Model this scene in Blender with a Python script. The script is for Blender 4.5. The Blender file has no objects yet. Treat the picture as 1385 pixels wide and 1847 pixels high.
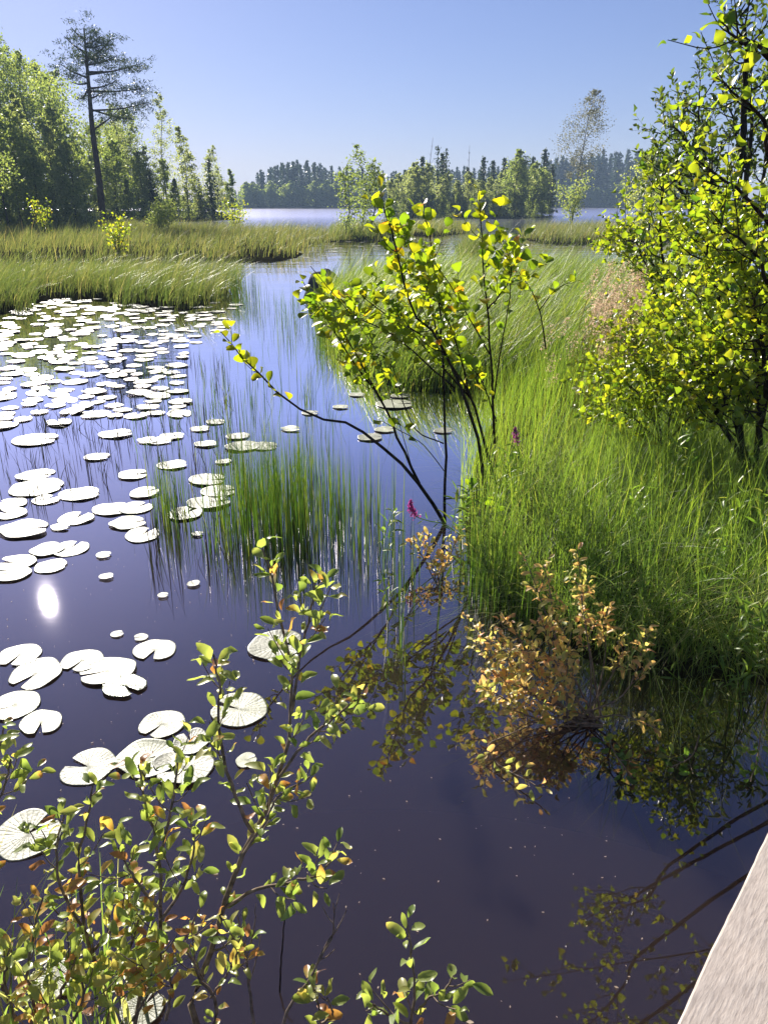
import bpy, math, random
import numpy as np
from mathutils import Vector

# ------------------------------------------------------------------ camera, sky, sun, exposure
SC = bpy.context.scene
COL = SC.collection
PITCH = math.radians(21.8)
CP, SP = math.cos(PITCH), math.sin(PITCH)
F, CX, CY, HC = 1400.0, 692.5, 923.5, 2.0        # the photograph's own pixels; the lens is HC metres above the water
cam = bpy.data.cameras.new("camera")
cam.sensor_fit = 'VERTICAL'; cam.sensor_height = 36.0; cam.lens = 36.0 * F / 1847.0
cam.clip_start = 0.05; cam.clip_end = 6000
camo = bpy.data.objects.new("camera", cam); COL.objects.link(camo)
camo.location = (0, 0, HC); camo.rotation_euler = (math.pi / 2 - PITCH, 0, 0)
SC.camera = camo

SUN_EL, SUN_AZ = math.radians(25.9), math.radians(-26.0)   # azimuth from +Y towards +X
world = bpy.data.worlds.new("World"); SC.world = world; world.use_nodes = True
wn = world.node_tree; wn.nodes.clear()
sky = wn.nodes.new('ShaderNodeTexSky'); sky.sky_type = 'NISHITA'; sky.sun_disc = False
sky.sun_elevation = SUN_EL; sky.sun_rotation = SUN_AZ
sky.air_density = 1.0; sky.dust_density = 0.3; sky.ozone_density = 4.0; sky.altitude = 100
gm = wn.nodes.new('ShaderNodeGamma'); gm.inputs['Gamma'].default_value = 0.8      # a sky evened out like the photograph's
ti = wn.nodes.new('ShaderNodeMix'); ti.data_type = 'RGBA'; ti.blend_type = 'MULTIPLY'; ti.inputs['Factor'].default_value = 1
ti.inputs['B'].default_value = (.475, .465, .63, 1)
wn.links.new(sky.outputs[0], gm.inputs[0]); wn.links.new(gm.outputs[0], ti.inputs['A'])
bg = wn.nodes.new('ShaderNodeBackground'); bg.inputs['Strength'].default_value = 0.1
wo = wn.nodes.new('ShaderNodeOutputWorld')
wn.links.new(ti.outputs['Result'], bg.inputs[0]); wn.links.new(bg.outputs[0], wo.inputs[0])
sl = bpy.data.lights.new("sun", 'SUN'); sl.energy = 5.0; sl.angle = math.radians(0.53); sl.color = (1.0, 0.93, 0.82)
so = bpy.data.objects.new("sun", sl); COL.objects.link(so)
SUND = Vector((math.sin(SUN_AZ) * math.cos(SUN_EL), math.cos(SUN_AZ) * math.cos(SUN_EL), math.sin(SUN_EL)))
so.rotation_euler = SUND.to_track_quat('Z', 'Y').to_euler(); so.location = (-20, 40, 30)
SC.view_settings.view_transform = 'Standard'; SC.view_settings.look = 'None'
SC.view_settings.exposure = 1.27; SC.view_settings.gamma = 1.0; SC.view_settings.use_curve_mapping = False
SC.cycles.use_denoising = True
SC.cycles.caustics_reflective = False; SC.cycles.caustics_refractive = False
SC.cycles.max_bounces = 6; SC.cycles.diffuse_bounces = 3; SC.cycles.glossy_bounces = 3
SC.cycles.transmission_bounces = 4; SC.cycles.volume_bounces = 0

# ------------------------------------------------------------------ helpers
def at(px, py, Y):
    """the point seen at photograph pixel (px, py) and standing Y metres ahead"""
    dx, u = (px - CX) / F, (CY - py) / F
    t = Y / (CP + u * SP)
    return np.array((dx * t, Y, HC + t * (-SP + u * CP)))

def gr(px, py, z=0.0):
    """the point of the level z seen at photograph pixel (px, py)"""
    dx, u = (px - CX) / F, (CY - py) / F
    t = (z - HC) / (-SP + u * CP)
    return np.array((dx * t, t * (CP + u * SP), z))

def RNG(s): return np.random.default_rng(s)
def nrm(v): return v / np.maximum(np.linalg.norm(v, axis=-1, keepdims=True), 1e-9)

class Acc:
    def __init__(s): s.V, s.F, s.T, s.n = [], [], [], 0
    def add(s, V, Fq, t=0.5):
        V = np.asarray(V, float); Fq = np.asarray(Fq, np.int64)
        s.V.append(V); s.F.append(Fq + s.n); s.n += len(V)
        s.T.append(np.full(len(V), t) if np.isscalar(t) else np.asarray(t, float))
    def mesh(s, name, smooth=True):
        V = np.concatenate(s.V).astype(np.float32); T = np.concatenate(s.T).astype(np.float32)
        me = bpy.data.meshes.new(name)
        me.vertices.add(len(V)); me.vertices.foreach_set('co', V.ravel())
        loops = np.concatenate([f.ravel() for f in s.F]).astype(np.int32)
        tot = np.concatenate([np.full(len(f), f.shape[1], np.int32) for f in s.F])
        st = np.concatenate([[0], np.cumsum(tot)[:-1]]).astype(np.int32)
        me.loops.add(len(loops)); me.loops.foreach_set('vertex_index', loops)
        me.polygons.add(len(tot)); me.polygons.foreach_set('loop_start', st)
        me.polygons.foreach_set('use_smooth', np.full(len(tot), smooth))
        a = me.attributes.new('tint', 'FLOAT', 'POINT'); a.data.foreach_set('value', T)
        me.update(calc_edges=True)
        return me
    def build(s, name, mat, parent=None, loc=None, smooth=True):
        me = s.mesh(name, smooth); me.materials.append(mat)
        return link(name, me, parent, loc)

def link(name, me, parent=None, loc=None):
    o = bpy.data.objects.new(name, me); COL.objects.link(o)
    if loc is not None: o.location = loc
    if parent is not None: o.parent = parent
    return o

def tag(o, label=None, cat=None, group=None, kind=None):
    if label: o['label'] = label
    if cat: o['category'] = cat
    if group: o['group'] = group
    if kind: o['kind'] = kind
    return o

def empty(name, loc, label, cat, group=None):
    o = bpy.data.objects.new(name, None); COL.objects.link(o); o.location = loc; o.empty_display_size = 0.2
    return tag(o, label, cat, group)

def dup(root, loc, rz=0.0, sc=1.0, label=None, group=None):
    c = root.copy(); COL.objects.link(c); c.location = loc; c.rotation_euler = (0, 0, rz)
    c.scale = (sc, sc, sc) if np.isscalar(sc) else sc
    if label: c['label'] = label
    if group: c['group'] = group
    for ch in list(root.children):
        k = ch.copy(); COL.objects.link(k); k.parent = c
        for g in list(ch.children):
            m = g.copy(); COL.objects.link(m); m.parent = k
    return c

def smooth_path(P, n):
    """Catmull-Rom through P, n samples"""
    P = np.asarray(P, float)
    if len(P) < 3:
        t = np.linspace(0, 1, n)[:, None]; return P[0] * (1 - t) + P[-1] * t
    Q = np.vstack([2 * P[0] - P[1], P, 2 * P[-1] - P[-2]])
    u = np.linspace(0, len(P) - 1 - 1e-6, n); i = u.astype(int); t = (u - i)[:, None]
    a, b, c, d = Q[i], Q[i + 1], Q[i + 2], Q[i + 3]
    return 0.5 * (2 * b + (c - a) * t + (2 * a - 5 * b + 4 * c - d) * t ** 2 + (3 * b - a - 3 * c + d) * t ** 3)

def tube(acc, P, r0, r1, sides=6, t=0.5):
    P = np.asarray(P, float); n = len(P)
    T = nrm(np.gradient(P, axis=0))
    ref = np.array((0.13, 0.27, 0.95)) if abs(T[0, 2]) < 0.9 else np.array((1.0, 0.1, 0))
    A = nrm(np.cross(T, ref)); B = np.cross(T, A)
    R = np.linspace(r0, r1, n)
    ang = np.linspace(0, 2 * np.pi, sides, endpoint=False)
    V = P[:, None] + R[:, None, None] * (A[:, None] * np.cos(ang)[None, :, None] + B[:, None] * np.sin(ang)[None, :, None])
    i, j = np.meshgrid(np.arange(n - 1), np.arange(sides), indexing='ij')
    k = (j + 1) % sides
    Fq = np.stack([i * sides + j, i * sides + k, (i + 1) * sides + k, (i + 1) * sides + j], -1).reshape(-1, 4)
    acc.add(V.reshape(-1, 3), Fq, t)
    if r1 > 0.004:   # close a blunt end
        acc.add(V[-1], np.arange(sides)[None, :], t)

LEAF = {  # half width at five stations of the leaf's length
    'alder': ((0, .14, .36, .6, .82, .97, 1.03), (.03, .22, .40, .47, .40, .20, .05), 1.0),
    'birch': ((0, .1, .26, .45, .66, .86, 1.0), (.03, .30, .42, .36, .22, .09, .01), 1.0),
    'willow': ((0, .14, .36, .6, .8, .93, 1.0), (.02, .11, .19, .21, .16, .08, .01), 1.0),
    'lance': ((0, .15, .35, .6, .8, .93, 1.0), (.02, .07, .10, .09, .06, .03, .005), 1.0),
    'small': ((0, .5, 1.0), (.06, .27, .06), 1.0),
}
class Leaves:
    """leaves collected as (place, direction, face direction, size, tint) and turned into one mesh"""
    def __init__(s, kind): s.kind, s.P, s.A, s.N, s.S, s.T, s.C = kind, [], [], [], [], [], []
    def add(s, P, A, N, S, T, C=0.0):
        P = np.atleast_2d(P); k = len(P)
        s.P.append(P); s.A.append(np.broadcast_to(A, (k, 3))); s.N.append(np.broadcast_to(N, (k, 3)))
        s.S.append(np.broadcast_to(S, (k,))); s.T.append(np.broadcast_to(T, (k,))); s.C.append(np.broadcast_to(C, (k,)))
    def acc(s, fold=0.35, brown=0.0, crumple=0.0, seed=5):
        P, A, N = np.concatenate(s.P), nrm(np.concatenate(s.A)), np.concatenate(s.N)
        S, T, C = np.concatenate(s.S), np.concatenate(s.T), np.concatenate(s.C)
        N = nrm(N - A * (N * A).sum(1, keepdims=True)); X = np.cross(A, N)
        ys, ws, _ = LEAF[s.kind]; ys = np.array(ys); ws = np.array(ws); m = len(ys)
        K = len(P)
        col = np.array((-1.0, 0.0, 1.0))
        x = ws[:, None] * col[None]                          # m,3
        y = np.repeat(ys[:, None], 3, 1)
        zf = np.abs(x) * fold
        z = zf[None] - C[:, None, None] * (y ** 2)[None] * 0.6
        rg = RNG(seed)
        if crumple:
            p1 = rg.uniform(0, 6.28, (K, 1, 1)); k1 = rg.uniform(0, crumple, (K, 1, 1)); sg = rg.choice([-1, 1], (K, 1, 1))
            z = z + k1 * (np.sin(y[None] * 6 + p1) * .35 + x[None] * sg * y[None] * 1.4)
        TT = np.repeat(T[:, None], m * 3, 1)
        if brown:
            b = np.maximum(rg.normal(0, brown, (K, 1)), 0); TT = np.clip(TT + b * np.maximum(y.ravel()[None] * 1.5 - .45 + rg.normal(0, .18, TT.shape), 0), 0, 1)
        yy = y[None] * (1 - 0.25 * np.abs(C)[:, None, None] * y[None])
        V = P[:, None, None] + S[:, None, None, None] * (X[:, None, None] * x[None, ..., None] + A[:, None, None] * yy[..., None] + N[:, None, None] * z[..., None])
        i, j = np.meshgrid(np.arange(m - 1), np.arange(2), indexing='ij')
        f = np.stack([i * 3 + j, i * 3 + j + 1, (i + 1) * 3 + j + 1, (i + 1) * 3 + j], -1).reshape(-1, 4)
        Fq = (f[None] + (np.arange(K) * m * 3)[:, None, None]).reshape(-1, 4)
        a = Acc(); a.add(V.reshape(-1, 3), Fq, TT.ravel()); return a

def flakes(acc, rng, P, size, tint, aspect=0.6, up=0.0):
    """many small diamond leaves with random directions (trees some way off)"""
    K = len(P); A = nrm(rng.normal(size=(K, 3)) - np.array((0, 0, up))); N = rng.normal(size=(K, 3))
    N = nrm(N - A * (N * A).sum(1, keepdims=True)); X = np.cross(A, N)
    S = np.broadcast_to(size, (K,))[:, None]
    V = np.stack([P - A * S * .5, P + X * S * .5 * aspect, P + A * S * .5, P - X * S * .5 * aspect], 1)
    acc.add(V.reshape(-1, 3), np.arange(K * 4).reshape(-1, 4), np.repeat(np.broadcast_to(tint, (K,)), 4))

def blades(acc, rng, P, h, w, lean, az, seg=4, tint=None, bow=2.0):
    """tapering grass blades: foot P, length h, tip carried lean*h towards az"""
    K = len(P); s = np.linspace(0, 1, seg + 1)
    h = np.broadcast_to(h, (K,)); lean = np.broadcast_to(lean, (K,)); az = np.broadcast_to(az, (K,)); w = np.broadcast_to(w, (K,))
    d = np.stack([np.cos(az), np.sin(az), np.zeros(K)], 1)
    fa = rng.uniform(0, 2 * np.pi, K); side = np.stack([np.cos(fa), np.sin(fa), np.zeros(K)], 1)
    hor = (h * lean)[:, None] * (s[None] ** bow)
    up = h[:, None] * (s[None] - np.minimum(0.42 * lean[:, None] ** 2, .75) * s[None] ** 2.4)
    C = P[:, None] + d[:, None] * hor[..., None]; C[..., 2] += up
    wd = (w[:, None] * (1 - 0.93 * s[None] ** 1.6) * .5)[..., None] * side[:, None]
    V = np.stack([C - wd, C + wd], 2).reshape(-1, 3)
    i = np.arange(seg) * 2
    f = np.stack([i, i + 1, i + 3, i + 2], -1)
    Fq = (f[None] + (np.arange(K) * (seg + 1) * 2)[:, None, None]).reshape(-1, 4)
    if tint is None: tint = rng.uniform(0, 1, K)
    acc.add(V, Fq, np.repeat(np.broadcast_to(tint, (K,)), (seg + 1) * 2))

def poly_sd(poly, X, Y):
    """signed distance (inside positive) of points to a polygon"""
    poly = np.asarray(poly)[:, :2]; d = np.full(X.shape, 1e9); ins = np.zeros(X.shape, bool)
    for a, b in zip(poly, np.roll(poly, -1, 0)):
        e = b - a; t = np.clip(((X - a[0]) * e[0] + (Y - a[1]) * e[1]) / (e @ e + 1e-12), 0, 1)
        d = np.minimum(d, np.hypot(X - a[0] - t * e[0], Y - a[1] - t * e[1]))
        c = (a[1] > Y) != (b[1] > Y)
        ins ^= c & (X < (b[0] - a[0]) * (Y - a[1]) / (b[1] - a[1] + 1e-12) + a[0])
    return np.where(ins, d, -d)

def lump(X, Y, s, seed=0):
    r = RNG(seed); v = 0
    for k in range(7):
        a = r.uniform(0, 6.28); f = s * (1.0 + k * 0.6); v = v + np.sin((X * math.cos(a) + Y * math.sin(a)) * f + r.uniform(0, 6.28)) / (1 + .5 * k)
    return v / 3.0

def scatter(rng, poly, n, edge=0.0):
    poly = np.asarray(poly)[:, :2]; lo, hi = poly.min(0), poly.max(0); out = np.zeros((0, 2))
    while len(out) < n:
        q = rng.uniform(lo, hi, (max(n * 2, 400), 2)); q = q[poly_sd(poly, q[:, 0], q[:, 1]) > edge]
        out = np.vstack([out, q])
    return out[:n]

def bank(name, poly, h, slope, step, mat, label, seed=1, margin=1.0, inset=0.0):
    poly = np.asarray(poly)[:, :2]; lo, hi = poly.min(0) - margin, poly.max(0) + margin
    xs = np.arange(lo[0], hi[0] + step, step); ys = np.arange(lo[1], hi[1] + step, step)
    X, Y = np.meshgrid(xs, ys, indexing='ij'); sd = poly_sd(poly, X, Y) - inset * (1 + .5 * lump(X, Y, .9, seed + 40))
    Z = np.clip(sd * slope, -0.35, h) + 0.03 * lump(X, Y, 2.1, seed) * (sd > 0)
    nx, ny = X.shape; V = np.stack([X, Y, Z], -1).reshape(-1, 3)
    i, j = np.meshgrid(np.arange(nx - 1), np.arange(ny - 1), indexing='ij'); q = lambda a, b: a * ny + b
    Fq = np.stack([q(i, j), q(i + 1, j), q(i + 1, j + 1), q(i, j + 1)], -1).reshape(-1, 4)
    a = Acc(); a.add(V, Fq); o = a.build(name, mat); tag(o, label, 'ground', kind='structure'); return o

# ------------------------------------------------------------------ materials
def new_mat(name):
    m = bpy.data.materials.new(name); m.use_nodes = True; m.node_tree.nodes.clear()
    nt = m.node_tree; out = nt.nodes.new('ShaderNodeOutputMaterial'); return m, nt, out

def ramp(nt, stops):
    r = nt.nodes.new('ShaderNodeValToRGB'); el = r.color_ramp.elements
    while len(el) < len(stops): el.new(0.5)
    for e, (p, c) in zip(el, stops): e.position = p; e.color = (*c, 1)
    return r

def leaf_mat(name, stops, trans=0.45, gain=(2.2, 2.3, 1.0), rough=0.42, spec=0.45, mottle=None, scale=60):
    m, nt, out = new_mat(name); L = nt.links.new
    at_ = nt.nodes.new('ShaderNodeAttribute'); at_.attribute_name = 'tint'
    fac = at_.outputs['Fac']
    if mottle:
        tc = nt.nodes.new('ShaderNodeTexCoord'); nz = nt.nodes.new('ShaderNodeTexNoise'); nz.inputs['Scale'].default_value = scale
        L(tc.outputs['Object'], nz.inputs['Vector'])
        mr = nt.nodes.new('ShaderNodeMath'); mr.operation = 'MULTIPLY_ADD'; mr.inputs[1].default_value = mottle * 2; mr.inputs[2].default_value = -mottle
        L(nz.outputs['Fac'], mr.inputs[0])
        ad = nt.nodes.new('ShaderNodeMath'); ad.operation = 'ADD'; ad.use_clamp = True
        L(fac, ad.inputs[0]); L(mr.outputs[0], ad.inputs[1]); fac = ad.outputs[0]
    r = ramp(nt, stops); L(fac, r.inputs[0])
    p = nt.nodes.new('ShaderNodeBsdfPrincipled'); p.inputs['Roughness'].default_value = rough; p.inputs['Specular IOR Level'].default_value = spec
    L(r.outputs[0], p.inputs['Base Color'])
    mx = nt.nodes.new('ShaderNodeMix'); mx.data_type = 'RGBA'; mx.blend_type = 'MULTIPLY'; mx.inputs['Factor'].default_value = 1
    L(r.outputs[0], mx.inputs['A']); mx.inputs['B'].default_value = (*gain, 1)
    t = nt.nodes.new('ShaderNodeBsdfTranslucent'); L(mx.outputs['Result'], t.inputs['Color'])
    ms = nt.nodes.new('ShaderNodeMixShader'); ms.inputs[0].default_value = trans
    L(p.outputs[0], ms.inputs[1]); L(t.outputs[0], ms.inputs[2]); L(ms.outputs[0], out.inputs[0]); return m

def rough_mat(name, c1, c2, scale, rough=0.9, bump=0.3, dist=0.02, stretch=(1, 1, 1), spec=0.0, detail=8):
    m, nt, out = new_mat(name); L = nt.links.new
    tc = nt.nodes.new('ShaderNodeTexCoord'); mp = nt.nodes.new('ShaderNodeMapping'); mp.inputs['Scale'].default_value = stretch
    L(tc.outputs['Object'], mp.inputs[0])
    nz = nt.nodes.new('ShaderNodeTexNoise'); nz.inputs['Scale'].default_value = scale; nz.inputs['Detail'].default_value = detail
    L(mp.outputs[0], nz.inputs['Vector'])
    r = ramp(nt, ((.32, c1), (.68, c2))); L(nz.outputs['Fac'], r.inputs[0])
    p = nt.nodes.new('ShaderNodeBsdfPrincipled'); p.inputs['Roughness'].default_value = rough; p.inputs['Specular IOR Level'].default_value = spec
    L(r.outputs[0], p.inputs['Base Color'])
    b = nt.nodes.new('ShaderNodeBump'); b.inputs['Strength'].default_value = bump; b.inputs['Distance'].default_value = dist
    L(nz.outputs['Fac'], b.inputs['Height']); L(b.outputs[0], p.inputs['Normal']); L(p.outputs[0], out.inputs[0]); return m

def water_mat():
    m, nt, out = new_mat("water"); L = nt.links.new
    df = nt.nodes.new('ShaderNodeSubsurfaceScattering'); df.falloff = 'BURLEY'; df.inputs['Color'].default_value = (0.021, 0.0145, 0.0125, 1)      # peaty water: light spreads in it
    df.inputs['Scale'].default_value = .45; df.inputs['Radius'].default_value = (1, .8, .6)
    gl = nt.nodes.new('ShaderNodeBsdfGlossy'); gl.inputs['Color'].default_value = (.90, .86, 1.0, 1); fr = nt.nodes.new('ShaderNodeFresnel'); fr.inputs['IOR'].default_value = 1.333  # violet-blue painted into the mirrored light; real water reflects untinted
    fm = nt.nodes.new('ShaderNodeMath'); fm.operation = 'MULTIPLY'; fm.use_clamp = True; fm.inputs[1].default_value = 4.5  # mirrored sky brightened beyond water's true Fresnel
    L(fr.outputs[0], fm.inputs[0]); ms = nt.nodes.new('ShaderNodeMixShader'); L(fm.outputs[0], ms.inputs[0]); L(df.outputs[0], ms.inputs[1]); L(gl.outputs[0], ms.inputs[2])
    tc = nt.nodes.new('ShaderNodeTexCoord')
    hs = []
    for sc, st, k in ((0.35, (1, 2.2, 1), 0.020), (2.2, (1, 1.9, 1), 0.0032), (9.0, (1, 1.5, 1), 0.0005)):
        mp = nt.nodes.new('ShaderNodeMapping'); mp.inputs['Scale'].default_value = st; L(tc.outputs['Object'], mp.inputs[0])
        nz = nt.nodes.new('ShaderNodeTexNoise'); nz.inputs['Scale'].default_value = sc; nz.inputs['Detail'].default_value = 3
        L(mp.outputs[0], nz.inputs['Vector'])
        mu = nt.nodes.new('ShaderNodeMath'); mu.operation = 'MULTIPLY'; mu.inputs[1].default_value = k; L(nz.outputs['Fac'], mu.inputs[0]); hs.append(mu)
    ad = nt.nodes.new('ShaderNodeMath'); ad.operation = 'ADD'; L(hs[0].outputs[0], ad.inputs[0]); L(hs[1].outputs[0], ad.inputs[1])
    a2 = nt.nodes.new('ShaderNodeMath'); a2.operation = 'ADD'; L(ad.outputs[0], a2.inputs[0]); L(hs[2].outputs[0], a2.inputs[1])
    # the open lake ruffles in the wind, the sheltered inlet lies calm
    sx = nt.nodes.new('ShaderNodeSeparateXYZ'); L(tc.outputs['Object'], sx.inputs[0])
    mr = nt.nodes.new('ShaderNodeMapRange'); mr.inputs['From Min'].default_value = 5; mr.inputs['From Max'].default_value = 90
    mr.inputs['To Min'].default_value = 0.05; mr.inputs['To Max'].default_value = 3.2; L(sx.outputs['Y'], mr.inputs['Value'])
    rg = nt.nodes.new('ShaderNodeMapRange'); rg.inputs['From Min'].default_value = 25; rg.inputs['From Max'].default_value = 120
    rg.inputs['To Min'].default_value = 0.011; rg.inputs['To Max'].default_value = 0.22; L(sx.outputs['Y'], rg.inputs['Value']); L(rg.outputs[0], gl.inputs['Roughness'])
    b = nt.nodes.new('ShaderNodeBump'); b.inputs['Distance'].default_value = 1.0
    L(mr.outputs[0], b.inputs['Strength']); L(a2.outputs[0], b.inputs['Height']); L(b.outputs[0], gl.inputs['Normal']); L(b.outputs[0], fr.inputs['Normal'])
    L(ms.outputs[0], out.inputs[0]); return m

def pad_mat(name, c1, c2, rough, spec):
    m, nt, out = new_mat(name); L = nt.links.new
    tc = nt.nodes.new('ShaderNodeTexCoord'); oi = nt.nodes.new('ShaderNodeObjectInfo')
    nz = nt.nodes.new('ShaderNodeTexNoise'); nz.inputs['Scale'].default_value = 22; nz.inputs['Detail'].default_value = 9
    nz.noise_dimensions = '4D'; L(oi.outputs['Random'], nz.inputs['W']); L(tc.outputs['Object'], nz.inputs['Vector'])
    r = ramp(nt, ((.35, c1), (.62, c2))); L(nz.outputs['Fac'], r.inputs[0])
    hs = nt.nodes.new('ShaderNodeHueSaturation'); L(r.outputs[0], hs.inputs['Color'])
    hv = nt.nodes.new('ShaderNodeMapRange'); hv.inputs['To Min'].default_value = .40; hv.inputs['To Max'].default_value = 1.2; L(oi.outputs['Random'], hv.inputs['Value']); L(hv.outputs[0], hs.inputs['Value'])
    sx = nt.nodes.new('ShaderNodeSeparateXYZ'); L(tc.outputs['Object'], sx.inputs[0])
    an = nt.nodes.new('ShaderNodeMath'); an.operation = 'ARCTAN2'; L(sx.outputs['Y'], an.inputs[0]); L(sx.outputs['X'], an.inputs[1])
    mu = nt.nodes.new('ShaderNodeMath'); mu.operation = 'MULTIPLY'; mu.inputs[1].default_value = 15; L(an.outputs[0], mu.inputs[0])
    si = nt.nodes.new('ShaderNodeMath'); si.operation = 'SINE'; L(mu.outputs[0], si.inputs[0])
    ab = nt.nodes.new('ShaderNodeMath'); ab.operation = 'ABSOLUTE'; L(si.outputs[0], ab.inputs[0])
    pw = nt.nodes.new('ShaderNodeMath'); pw.operation = 'POWER'; pw.inputs[1].default_value = 0.35; L(ab.outputs[0], pw.inputs[0])
    m2 = nt.nodes.new('ShaderNodeMath'); m2.operation = 'MULTIPLY_ADD'; m2.inputs[1].default_value = 0.5
    L(pw.outputs[0], m2.inputs[0]); L(nz.outputs['Fac'], m2.inputs[2])
    b = nt.nodes.new('ShaderNodeBump'); b.inputs['Strength'].default_value = 0.45; b.inputs['Distance'].default_value = 0.004; L(m2.outputs[0], b.inputs['Height'])
    p = nt.nodes.new('ShaderNodeBsdfPrincipled'); p.inputs['Roughness'].default_value = rough; p.inputs['Specular IOR Level'].default_value = spec
    rv = nt.nodes.new('ShaderNodeMath'); rv.operation = 'MULTIPLY_ADD'; rv.inputs[1].default_value = .35; rv.inputs[2].default_value = rough - .17; L(nz.outputs['Fac'], rv.inputs[0]); L(rv.outputs[0], p.inputs['Roughness'])
    L(hs.outputs[0], p.inputs['Base Color']); L(b.outputs[0], p.inputs['Normal']); L(p.outputs[0], out.inputs[0]); return m

def wood_mat():
    m, nt, out = new_mat("weathered_wood"); L = nt.links.new
    tc = nt.nodes.new('ShaderNodeTexCoord'); oi = nt.nodes.new('ShaderNodeObjectInfo')
    mp = nt.nodes.new('ShaderNodeMapping'); mp.inputs['Scale'].default_value = (22, 130, 60); L(tc.outputs['Object'], mp.inputs[0])
    cb = nt.nodes.new('ShaderNodeCombineXYZ'); 
    mu = nt.nodes.new('ShaderNodeMath'); mu.operation = 'MULTIPLY'; mu.inputs[1].default_value = 37; L(oi.outputs['Random'], mu.inputs[0])
    L(mu.outputs[0], cb.inputs[0]); L(mu.outputs[0], cb.inputs[1]); L(cb.outputs[0], mp.inputs['Location'])
    n1 = nt.nodes.new('ShaderNodeTexNoise'); n1.inputs['Scale'].default_value = 1.0; n1.inputs['Detail'].default_value = 7; n1.inputs['Roughness'].default_value = .65
    L(mp.outputs[0], n1.inputs['Vector'])
    n2 = nt.nodes.new('ShaderNodeTexNoise'); n2.inputs['Scale'].default_value = 9.0; n2.inputs['Detail'].default_value = 4; L(tc.outputs['Object'], n2.inputs['Vector'])
    r1 = ramp(nt, ((.28, (.30, .26, .23)), (.48, (.44, .39, .35)), (.72, (.56, .51, .46)))); L(n1.outputs['Fac'], r1.inputs[0])
    r2 = ramp(nt, ((.35, (.82, .80, .80)), (.7, (1.0, .96, .93)))); L(n2.outputs['Fac'], r2.inputs[0])
    mx = nt.nodes.new('ShaderNodeMix'); mx.data_type = 'RGBA'; mx.blend_type = 'MULTIPLY'; mx.inputs['Factor'].default_value = 1
    L(r1.outputs[0], mx.inputs['A']); L(r2.outputs[0], mx.inputs['B'])
    p = nt.nodes.new('ShaderNodeBsdfPrincipled'); p.inputs['Roughness'].default_value = .75; p.inputs['Specular IOR Level'].default_value = .3
    L(mx.outputs['Result'], p.inputs['Base Color'])
    b = nt.nodes.new('ShaderNodeBump'); b.inputs['Strength'].default_value = .6; b.inputs['Distance'].default_value = .003
    L(n1.outputs['Fac'], b.inputs['Height']); L(b.outputs[0], p.inputs['Normal']); L(p.outputs[0], out.inputs[0]); return m

M = {}
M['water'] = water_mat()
M['peat'] = rough_mat("peat", (.010, .009, .005), (.028, .026, .012), 3.0)
M['forest_floor'] = rough_mat("forest_floor", (.012, .018, .009), (.03, .04, .014), 0.5)
M['sedge'] = leaf_mat("sedge_blade", ((0, (.06, .10, .022)), (.5, (.12, .145, .038)), (.85, (.24, .22, .08)), (1, (.38, .31, .16))), .5, (1.9, 1.9, 1.3), .4)
M['far_sedge'] = leaf_mat("far_sedge_blade", ((0, (.08, .115, .025)), (.5, (.145, .155, .045)), (1, (.34, .27, .10))), .5, (1.7, 1.7, 1.2), .5)
M['rush'] = leaf_mat("rush_stem", ((0, (.07, .14, .025)), (.6, (.16, .24, .035)), (1, (.30, .31, .08))), .55, (2.1, 2.0, 1.0), .4)
M['bank_grass'] = leaf_mat("bank_grass_blade", ((0, (.08, .15, .035)), (.6, (.165, .235, .055)), (1, (.40, .37, .18))), .56, (1.9, 1.9, 1.1), .4)
M['dead_stem'] = leaf_mat("dead_stem", ((0, (.02, .018, .012)), (.6, (.07, .055, .035)), (1, (.05, .075, .025))), .2, (1, 1, 1), .6)
M['plume'] = leaf_mat("plume", ((0, (.44, .33, .23)), (1, (.66, .53, .40))), .5, (1.2, 1.1, 1.0), .7)
M['alder'] = leaf_mat("alder_leaf", ((0, (.05, .11, .014)), (.45, (.15, .21, .015)), (.8, (.27, .26, .016)), (.93, (.36, .25, .02)), (1, (.36, .12, .02))), .62, (2.4, 2.4, .9), .38, .5, .10, 40)
M['birch'] = leaf_mat("birch_leaf", ((0, (.06, .12, .016)), (.5, (.17, .22, .018)), (.9, (.26, .26, .025)), (1, (.36, .27, .03))), .6, (2.4, 2.4, .9), .32, .6, .08, 40)
M['willow'] = leaf_mat("willow_leaf", ((0, (.17, .25, .06)), (.35, (.30, .36, .10)), (.6, (.44, .41, .14)), (.76, (.56, .36, .09)), (.9, (.46, .21, .08)), (1, (.34, .16, .08))), .58, (1.8, 1.75, 1.0), .36, .8, .14, 70)
M['orange'] = leaf_mat("orange_leaf", ((0, (.34, .40, .10)), (.35, (.62, .55, .16)), (.65, (.74, .48, .19)), (1, (.60, .29, .13))), .55, (1.5, 1.45, 1.1), .45, .6, .16, 70)
M['water_rush'] = leaf_mat("water_rush_stem", ((0, (.012, .025, .008)), (.4, (.035, .08, .014)), (.75, (.08, .15, .02)), (1, (.17, .19, .05))), .42, (2.0, 2.0, 1.0), .4)
M['tree_leaf'] = leaf_mat("tree_leaf", ((0, (.085, .125, .045)), (.6, (.185, .23, .075)), (1, (.28, .30, .11))), .60, (1.9, 1.9, 1.0), .5, .3)
M['pale_leaf'] = leaf_mat("pale_birch_leaf", ((0, (.14, .17, .07)), (.6, (.24, .275, .115)), (1, (.34, .34, .16))), .62, (1.8, 1.8, 1.1), .5, .3)
M['grey_leaf'] = leaf_mat('grey_birch_leaf', ((0, (.09, .10, .07)), (.6, (.15, .165, .115)), (1, (.21, .21, .14))), .45, (1.6, 1.5, 1.2), .5, .3)
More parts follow.
